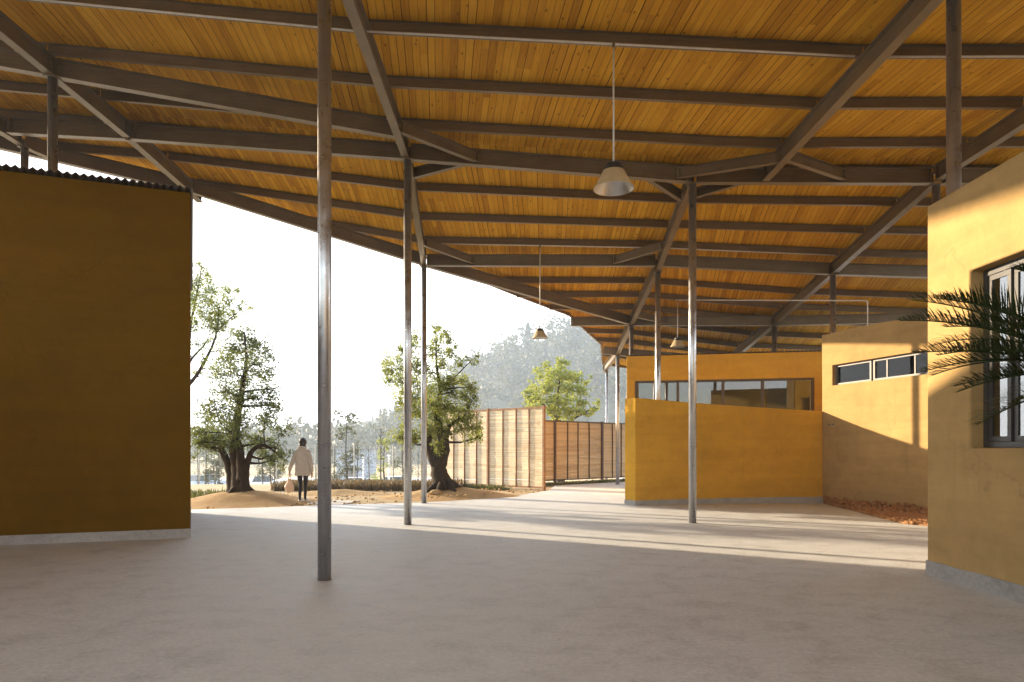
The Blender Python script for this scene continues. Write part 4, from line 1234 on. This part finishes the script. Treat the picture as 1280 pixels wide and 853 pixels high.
# ------------------------------------------------------------------ sago palm at the right
pc = Vector((4.02, 4.55, 0))
palm = thing('palm', 'dark sago palm whose feathery fronds reach across the right-hand window', 'palm', (pc.x, pc.y, 0))
b = bmesh.new(); rg = random.Random(9)
for k in range(26):
    z = 1.85*k/26
    lathe(b, [(0.13, 0), (0.155, 0.03), (0.14, 0.075)], (pc.x, pc.y, z), 14)
obj('trunk', b, M['bark'], palm, recalc=False)
def frond(tip, ctrl_up, seed, ll=0.30):
    rg = random.Random(seed)
    a = Vector((pc.x, pc.y, 1.90)); tip = Vector(tip)
    m = a.lerp(tip, 0.5) + Vector((0, 0, ctrl_up))
    fb_ = bmesh.new(); N = 104; sp = []
    for k in range(N + 1):
        t = k / N; sp.append(a*(1-t)**2 + m*2*t*(1-t) + tip*t*t)
    tube(fb_, sp[::3] + [sp[-1]], [0.013*(1 - 0.8*i/(len(sp[::3]))) for i in range(len(sp[::3]) + 1)], 6)
    for k in range(5, N + 1):
        t = k / N; p = sp[k]; tg = (sp[min(k+1, N)] - sp[k-1]).normalized()
        side = tg.cross(Vector((0, 0, 1))).normalized(); up = side.cross(tg)
        L = ll * (math.sin(math.pi*min(1, 0.14 + t*0.84))**0.6) * rg.uniform(.9, 1.1)
        for s in (-1, 1):
            q = p + tg*rg.uniform(-.006, .006)
            dv = (tg*rg.uniform(.75, 1.05) + side*s*0.62 + up*(0.48 + rg.uniform(-.16,.16))).normalized()
            w_ = dv.cross(up).normalized()*0.0037
            mid = q + dv*L*0.55 - Vector((0,0,0.004)); e_ = q + dv*L - Vector((0, 0, L*rg.uniform(0.05, 0.26)))
            v = [fb_.verts.new(q - w_), fb_.verts.new(q + w_), fb_.verts.new(mid + w_), fb_.verts.new(mid - w_), fb_.verts.new(e_)]
            fb_.faces.new((v[0], v[1], v[2], v[3])); fb_.faces.new((v[3], v[2], v[4]))
    obj('frond', fb_, M['leaf_palm'], palm, recalc=False)
tips = [((2.62, 4.20, 2.02), 0.20), ((2.70, 4.35, 2.40), 0.24), ((2.95, 4.55, 1.86), 0.14), ((3.05, 4.80, 2.30), 0.22), ((3.0, 4.40, 1.60), 0.12), ((2.50, 4.40, 2.27), 0.22), ((2.72, 4.62, 2.09), 0.16), ((2.80, 4.30, 1.80), 0.17), ((2.90, 4.95, 2.52), 0.22), ((3.10, 4.25, 1.72), 0.10), ((2.86, 4.75, 1.98), 0.22), ((2.95, 4.05, 2.15), 0.25),
        ((3.3, 3.5, 2.0), 0.3), ((4.3, 3.2, 2.1), 0.3), ((4.5, 5.8, 2.2), 0.25), ((3.5, 5.7, 2.3), 0.3), ((3.2, 5.2, 2.0), 0.25), ((3.6, 4.5, 3.0), 0.0), ((4.2, 4.8, 3.0), 0.0), ((3.35, 4.5, 2.62), 0.3)]
for i, (tp, cu) in enumerate(tips): frond(tp, cu, 40 + i)
bm = bmesh.new(); lathe(bm, [(0, 0.03), (0.42, 0.02), (0.46, -0.01)], (pc.x, pc.y, 0.0), 28); struct('planting_soil', bm, M['clod'])

# ------------------------------------------------------------------ walking person
M['skin'] = m_plain('skin', (0.50, 0.32, 0.23), 0.55, var=0.05)
M['coat'] = m_plain('beige_padded_coat', (0.52, 0.47, 0.42), 0.85, var=0.08, scale=14)
M['legging'] = m_plain('black_leggings', (0.016, 0.016, 0.019), 0.8)
M['hair'] = m_plain('dark_brown_hair', (0.030, 0.022, 0.018), 0.5)
M['shoe'] = m_plain('white_trainers', (0.72, 0.69, 0.66), 0.6)
M['bagmat'] = m_leaf('pink_plastic', (0.60, 0.47, 0.44), (0.64, 0.51, 0.48), 0.35)
pp = Vector((-5.58, 18.2, -0.008))
per = thing('person', 'person in a beige hooded coat and black leggings walking away, carrying a pink bag', 'person', tuple(pp))
def skin_mesh(verts, edges, sub=2, root=0):
    me = bpy.data.meshes.new('skin_tmp'); me.from_pydata([v[:3] for v in verts], edges, [])
    o = bpy.data.objects.new('skin_tmp', me); COL.objects.link(o)
    md = o.modifiers.new('s', 'SKIN'); md.use_smooth_shade = True
    for i, v in enumerate(verts):
        sv = me.skin_vertices[0].data[i]; sv.radius = (v[3], v[4] if len(v) > 4 else v[3]); sv.use_root = (i == root)
    ms = o.modifiers.new('u', 'SUBSURF'); ms.levels = sub; ms.render_levels = sub
    dg = bpy.context.evaluated_depsgraph_get(); ev = o.evaluated_get(dg)
    b_ = bmesh.new(); b_.from_mesh(ev.to_mesh()); ev.to_mesh_clear()
    bpy.data.objects.remove(o); bpy.data.meshes.remove(me)
    return b_
LEFT_H = Vector((-0.365, 0.03, 0.80)); RIGHT_H = Vector((0.245, 0.0, 0.76))
vs = [(0, 0, 0.90, .135, .10), (0, 0.01, 1.05, .12, .09), (0, 0.0, 1.22, .14, .095), (0, 0, 1.36, .10, .08), (0, 0.0, 1.45, .052), (0, 0.015, 1.52, .055)]
ed = [(0,1),(1,2),(2,3),(3,4),(4,5)]
def chain(start, pts):
    prev = start
    for p in pts:
        vs.append(p); ed.append((prev, len(vs)-1)); prev = len(vs)-1
    return prev
lh = chain(3, [(-.17, 0, 1.36, .055), (-.26, -.03, 1.10, .043), (-.35, .02, .87, .03)])
rh = chain(3, [(.17, 0, 1.36, .055), (.225, -.05, 1.08, .043), (.245, .0, .83, .03)])
ll = chain(0, [(-.085, 0, .82, .085), (-.07, .03, .47, .055), (-.05, -.10, .11, .036), (-.05, -.02, .05, .034), (-.05, .08, .035, .03)])
rl = chain(0, [(.085, 0, .82, .085), (.06, .05, .47, .055), (.045, .06, .10, .036), (.05, .14, .05, .034), (.05, .23, .035, .03)])
def hand(wrist_i, w_, curl, side):
    # palm plus five bent fingers of different lengths
    palm_ = chain(wrist_i, [(w_.x, w_.y, w_.z - .035, .024, .034)])
    pz = Vector((w_.x, w_.y, w_.z - .05))
    for k, (off, L) in enumerate(((-.028, .070), (-.010, .080), (.010, .075), (.027, .060))):
        b0 = Vector((pz.x, pz.y + off, pz.z - .01))
        p1 = b0 + Vector((0, 0, -L*.45)); p2 = p1 + Vector((-side*L*.32*curl, 0, -L*.30*(1-.6*curl))); p3 = p2 + Vector((-side*L*.26*curl, 0, L*.20*curl - L*.2*(1-curl)))
        chain(palm_, [(*b0, .010), (*p1, .009), (*p2, .0085), (*p3, .007)])
    chain(palm_, [(w_.x - side*.012, w_.y + .035, w_.z - .03, .012), (w_.x - side*.03, w_.y + .05, w_.z - .06, .010), (w_.x - side*.034, w_.y + .045, w_.z - .085, .008)])
hand(lh, LEFT_H, 1.0, -1); hand(rh, RIGHT_H, 0.35, 1)
body = skin_mesh([(*v[:3], *v[3:]) for v in vs], ed, 2, 0)
hc = Vector((0.0, 0.02, 1.60))
def headfn(p, q):
    q = q.copy()
    if p.z < 0: q.x *= 1 + 0.28*p.z; 
    if p.y > 0.75 and -0.25 < p.z < 0.1: q.y += 0.012       # nose side
    if p.y > 0.3 and p.z < -0.3: q.y += 0.008
    return q
ellipsoid(body, hc, (.075, .095, .115), 24, 18, headfn)
for s in (-1, 1):
    ellipsoid(body, hc + Vector((s*.076, .0, -.005)), (.010, .020, .030), 8, 6)
    ellipsoid(body, hc + Vector((s*.030, .084, .006)), (.012, .008, .008), 8, 6)
ellipsoid(body, hc + Vector((0, .098, -.022)), (.012, .016, .022), 8, 6); ellipsoid(body, hc + Vector((0, .090, -.060)), (.024, .008, .008), 8, 6)
bmesh.ops.translate(body, verts=body.verts[:], vec=pp)
bobj = obj('body', body, [M['skin'], M['legging']], per, smooth=True, recalc=False)
for p in bobj.data.polygons:
    z = p.center.z
    if z < 0.93 and abs(p.center.x) < 0.19: p.material_index = 1
# coat
ct = bmesh.new()
def ringset(bm_, rings, seg=24):
    prev = None
    for (cx, cy_, cz_, rx, ry) in rings:
        rr = [bm_.verts.new(pp + Vector((cx + rx*math.cos(2*math.pi*k/seg), cy_ + ry*math.sin(2*math.pi*k/seg), cz_ + 0.006*math.sin(3*2*math.pi*k/seg)))) for k in range(seg)]
        if prev:
            for k in range(seg): bm_.faces.new((prev[k], prev[(k+1) % seg], rr[(k+1) % seg], rr[k]))
        prev = rr
rgc = random.Random(4)
rs = [(0, 0, .715, .15, .12), (0, 0, .72, .198, .155)]
for k in range(1, 11):
    z = .72 + (.60)*k/10
    puff = 0.010 if k % 2 else -0.004
    rs.append((0, 0, z, .203 - .022*k/10 + puff, .158 - .02*k/10 + puff))
rs += [(0, 0, 1.37, .165, .13), (0, -.005, 1.42, .125, .11), (0, -.005, 1.46, .075, .085)]
ringset(ct, rs)
for pts, rad in (([(-.145, 0, 1.36), (-.215, -.02, 1.20), (-.262, -.02, 1.08), (-.325, .0, .95), (-.355, .025, .86)], [.066, .064, .058, .052, .046]),
                 ([(.145, 0, 1.36), (.195, -.03, 1.20), (.222, -.04, 1.08), (.240, -.02, .94), (.246, .0, .83)], [.066, .064, .058, .052, .046])):
    p_, r_ = smooth_path(pts, rad, 3)
    tube(ct, [pp + q for q in p_], [r*(1 + 0.05*math.sin(i*2.2)) for i, r in enumerate(r_)], 14)
ellipsoid(ct, pp + Vector((0, -.075, 1.425)), (.115, .075, .085), 16, 10)
ellipsoid(ct, pp + Vector((0, -.02, 1.475)), (.100, .095, .038), 16, 8)
obj('coat', ct, M['coat'], per, smooth=True)
hr = bmesh.new()
ellipsoid(hr, pp + hc + Vector((0, -.014, .018)), (.098, .108, .118), 20, 14, lambda p, q: Vector((q.x, min(q.y, .052 if p.z < .45 else q.y), q.z)))
ellipsoid(hr, pp + hc + Vector((0, -.045, -.075)), (.094, .066, .095), 16, 10)
obj('hair', hr, M['hair'], per, smooth=True)
sh = bmesh.new()
for (fx, fy) in ((-.05, .03), (.05, .18)):
    rs = [(fx, fy-.095, .0, .0), ]
    N = 9; prev = None
    for i in range(N):
        f = i/(N-1); y = fy - .115 + .245*f; wx = .052*(0.75 + 0.45*math.sin(math.pi*min(1, .25+.72*f)))*(.55 if f in (0, 1) else 1); hz = (.105 if f < .4 else .105 - .05*(f-.4)/.6)
        rr = [sh.verts.new(pp + Vector((fx + wx*math.cos(a), y, max(0.008, .008 + hz*max(0, math.sin(a)) )))) for a in [math.pi*k/8 for k in range(9)]]
        if prev:
            for k in range(8): sh.faces.new((prev[k], prev[k+1], rr[k+1], rr[k]))
            sh.faces.new((prev[8], prev[0], rr[0], rr[8]))
        else: sh.faces.new(rr)
        prev = rr
    sh.faces.new(prev[::-1])
obj('shoes', sh, M['shoe'], per, smooth=True)
# bag held in the left hand
bw = pp + LEFT_H + Vector((0, 0, -.085))
bag = thing('carrier_bag', 'bulging pink plastic bag hanging from the hand of the walking person', 'bag', tuple(bw))
bb = bmesh.new()
def bagfn(p, q):
    k = 1.0 if p.z < -0.1 else max(0.30, 1.0 - 0.75*(p.z+0.1))
    q = Vector((q.x*k, q.y*k, q.z)); return q*(1 + 0.10*noise.noise(p*2.6 + Vector((3, 1, 2))))
ellipsoid(bb, bw + Vector((0, 0, -.27)), (.135, .09, .19), 22, 16, bagfn)
obj('sack', bb, M['bagmat'], bag, smooth=True)
hb = bmesh.new()
for s in (-1, 1):
    tube(hb, [bw + Vector((0, s*.012, .012)), bw + Vector((s*.018, s*.014, -.05)), bw + Vector((s*.035, s*.012, -.13))], [.008, .010, .016], 6)
obj('handles', hb, M['bagmat'], bag, smooth=True)

# ------------------------------------------------------------------ things in the haze
M['car_white'] = m_plain('white_car_paint', (0.74, 0.74, 0.73), 0.3, var=0.02)
M['car_blue'] = m_plain('pale_blue_car_paint', (0.40, 0.48, 0.58), 0.3, var=0.02)
M['car_glass'] = m_plain('dark_car_glass', (0.03, 0.035, 0.04), 0.1)
M['tyre'] = m_plain('tyre_rubber', (0.02, 0.02, 0.02), 0.9)
def make_car(x, d, rot, mat, label):
    z = gz(x, d) + 0.06
    t = thing('parked_car', label, 'car', (0, 0, 0), 'cars parked in the haze')
    def ext(prof, hw, inset):
        b_ = bmesh.new()
        sides = [[b_.verts.new((px_, s*(hw - (inset if pz_ > 0.95 else 0)), pz_)) for px_, pz_ in prof] for s in (-1, 1)]
        n_ = len(prof)
        b_.faces.new(sides[0]); b_.faces.new(sides[1][::-1])
        for i in range(n_): b_.faces.new((sides[0][i], sides[0][(i+1) % n_], sides[1][(i+1) % n_], sides[1][i]))
        return b_
    bevel_mod(obj('body', ext([(-2.1, .28), (2.1, .28), (2.15, .55), (2.05, .78), (1.15, .92), (-1.9, .92), (-2.12, .7)], .87, 0), mat, t), 0.06, 3)
    bevel_mod(obj('cabin', ext([(1.1, .925), (.45, 1.40), (-1.1, 1.44), (-1.85, .925)], .80, .12), M['car_glass'], t), 0.05, 2)
    b_ = bmesh.new(); box(b_, (-1.05, -.66, 1.425), (.42, .66, 1.475)); bevel_mod(obj('roof_panel', b_, mat, t), 0.02, 2)
    for wx in (-1.3, 1.3):
        for s in (-1, 1):
            b_ = bmesh.new(); tube(b_, [(wx, s*.72, .31), (wx, s*.90, .31)], .31, 18); obj('wheel', b_, M['tyre'], t)
    for s in (-1, 1):
        b_ = bmesh.new(); box(b_, (2.02, s*.62-.14, .60), (2.115, s*.62+.14, .72)); obj('headlight', b_, M['conduit'], t)
    t.location = (x, d, z); t.rotation_euler = (0, 0, rot)
    return t
def hx(px, d): return (px-640)*d/F
make_car(hx(330, 66), 66, 1.75, M['car_white'], 'white car seen end-on between the layered tree and the walking person')
make_car(hx(256, 68), 68, 1.2, M['car_blue'], 'pale blue car faintly seen left of the layered tree trunk')
make_car(hx(450, 62), 62, 0.15, M['car_white'], 'white car side-on beside the grey shed')
make_car(hx(474, 60), 60, 0.1, M['car_white'], 'white car just left of the thin white post')
make_car(hx(498, 64), 64, 0.2, M['car_white'], 'white car right of the thin white post, nearest to the second column')
# grey shed
M['shed'] = m_plain('blue_grey_cladding', (0.30, 0.34, 0.40), 0.7)
x0, dS = hx(443, 72), 72; zS = gz(x0, dS)
shd = thing('shed', 'blue-grey flat shed fading into the haze behind the pale tree', 'shed', (x0, dS, zS))
b = bmesh.new(); prism(b, [(x0-1.9, dS), (x0+1.5, dS), (x0+1.5, dS+4), (x0-1.9, dS+4)], zS-.1, zS+4.0); obj('wall', b, M['shed'], shd)
b = bmesh.new(); prism(b, [(x0-2.1, dS-.3), (x0+1.7, dS-.3), (x0+1.7, dS+4.2), (x0-2.1, dS+4.2)], zS+4.002, zS+4.2); obj('roof', b, M['roofsheet'], shd)
b = bmesh.new(); box(b, (x0-.9, dS-.04, zS), (x0+.2, dS-.002, zS+2.2)); obj('door', b, M['frame'], shd)
# pale posts and a utility pole
def post(px, d, ytop, r, label, nm='lamp_post', cat='post', mat='car_white'):
    x = hx(px, d); z = gz(x, d); zt = EYE + (560-ytop)*d/F
    t = thing(nm, label, cat, (x, d, z))
    b_ = bmesh.new(); tube(b_, [(x, d, z-.1), (x, d, zt)], [r, r*.7], 10); obj('pole', b_, M[mat], t)
    b_ = bmesh.new()
    if nm == 'utility_pole': box(b_, (x-.6, d-.05, zt-.5), (x+.6, d+.05, zt-.42)); obj('crossarm', b_, M[mat], t)
    else: box(b_, (x-.14, d-.10, zt-.02), (x+.14, d+.10, zt+.10)); obj('lamp_head', b_, M[mat], t)
post(454, 58, 572, 0.09, 'thin white post right of the grey shed')
post(486, 55, 570, 0.10, 'thin white post with a blocky head left of the second column')
post(377.5, 64, 512, 0.05, 'slender dark pole rising above the head of the walking person', 'utility_pole', 'pole', 'fence_metal')

# ------------------------------------------------------------------ hills
rgh = random.Random(77)
def ridge(name, d, foot, prof, back, seed, zf=-2.9, step=4.0):
    hgt = lerp_table([(p[0]-640)*d/F for p in prof], [EYE + (560-p[1])*d/F for p in prof])
    x0_, x1_ = (prof[0][0]-640)*d/F, (prof[-1][0]-640)*d/F
    n = int((x1_-x0_)/step); rows_ = []
    def surf(x, f):
        y = foot + (d - foot)*f
        z = zf + (hgt(x) - zf)*(f**1.25) + 1.4*noise.noise(Vector((x*.06, y*.06, seed)))*f
        return Vector((x, y, z))
    bm = bmesh.new()
    for i in range(n + 1):
        x = x0_ + (x1_-x0_)*i/n
        rw = [surf(x, k/10) for k in range(11)] + [Vector((x, d + back*.5, hgt(x)*.7)), Vector((x, d + back, zf))]
        rows_.append([bm.verts.new(p) for p in rw])
    for p, q in zip(rows_, rows_[1:]):
        for k in range(12): bm.faces.new((p[k], q[k], q[k+1], p[k+1]))
    struct(name, bm, M['hill'], smooth=True)
    return surf, x0_, x1_
def hill_tree(bm, p, h, kind, rg, n=46, ls=0.9):
    if kind == 0:     # conifer
        for _ in range(n):
            f = rg.random()**0.7; r = h*0.20*(1-f) + .05
            a = rg.uniform(0, 6.28); rr = r*math.sqrt(rg.random())
            leaf(bm, p + Vector((math.cos(a)*rr, math.sin(a)*rr, h*(.12+.88*f))), ls*(1.15-f*.6), rg, up=-.2, aspect=.55)
    else:
        lobes = [Vector((rg.gauss(0, .16)*h, rg.gauss(0, .16)*h, h*rg.uniform(.5, .9))) for _ in range(6)]
        for _ in range(n):
            q = p + rg.choice(lobes) + Vector((rg.gauss(0, .10)*h, rg.gauss(0, .10)*h, rg.gauss(0, .09)*h))
            leaf(bm, q, ls, rg, aspect=.6)
PROF_NEAR = [(330, 572), (480, 560), (520, 535), (545, 505), (565, 478), (590, 459), (612, 447), (635, 440), (660, 432), (690, 422), (720, 412), (760, 400), (900, 385), (1100, 400), (1320, 420)]
PROF_FAR = [(140, 556), (200, 560), (330, 566), (400, 562), (440, 556), (470, 541), (500, 528), (530, 510), (560, 490), (600, 470), (640, 455), (760, 425), (900, 410), (1120, 410)]
bm = bmesh.new()
surf, xa, xb = ridge('hill', 330, 170, PROF_NEAR, 60, 2.0)
for k in range(1250):
    x = rgh.uniform(xa + 12, min(xb, 115)); f = rgh.random()**0.75
    p = surf(x, f)
    hill_tree(bm, p, rgh.uniform(5.5, 12.0), 0 if rgh.random() < .32 else 1, rgh, 42, 1.75)
tag(obj('hill_woods', bm, M['leaf_hill'], recalc=False), 'misty mixed woods covering the hill behind the bamboo fences', 'woods', kind='stuff')
bm = bmesh.new()
surf2, xa2, xb2 = ridge('hill', 425, 355, PROF_FAR, 50, 5.0)
for k in range(900):
    x = rgh.uniform(xa2, xb2); f = rgh.random()**0.6
    hill_tree(bm, surf2(x, f), rgh.uniform(6.0, 14.0), 0 if rgh.random() < .4 else 1, rgh, 30, 2.6)
tag(obj('far_woods', bm, M['leaf_hill'], recalc=False), 'pale far woods fading into the haze on the left', 'woods', kind='stuff')
def conifer(px, ytop, d, surf_, f, label, seed):
    x = (px-640)*d/F; rg = random.Random(seed)
    p = surf_(x, f); h = EYE + (560-ytop)*p.y/F - p.z
    t = thing('conifer_tree', label, 'tree', tuple(p), 'conifers standing out on the hills')
    b_ = bmesh.new(); tube(b_, [p - Vector((0,0,.3)), p + Vector((0,0,h*.95))], [.25, .04], 6); obj('trunk', b_, M['bark'], t)
    b_ = bmesh.new(); hill_tree(b_, p, h, 0, rg, 520, 1.9); obj('crown', b_, M['leaf_hill'], t, recalc=False)
conifer(659, 404, 330, surf, 0.93, 'tall dark conifer on the ridge just left of the small hanging lamp', 61)
conifer(497, 503, 425, surf2, 0.9, 'pointed conifer in the pale haze left of the twisted tree', 62)
conifer(521, 492, 425, surf2, 0.95, 'broader pointed conifer in the haze right behind the left edge of the twisted tree', 63)

# ------------------------------------------------------------------ haze
bm = bmesh.new(); box(bm, (-262, -31, -4.2), (262, 492, 108))
t = NT('haze_air')
pv = t.n('ShaderNodeVolumePrincipled')
pv.inputs['Color'].default_value = (0.74, 0.87, 1.0, 1); pv.inputs['Density'].default_value = 0.0010
pv.inputs['Anisotropy'].default_value = 0.25
t.l(pv.outputs[0], t.out.inputs['Volume'])
hz = obj('haze', bm, t.m); tag(hz, 'pale morning haze filling the whole valley air', 'haze', kind='stuff')
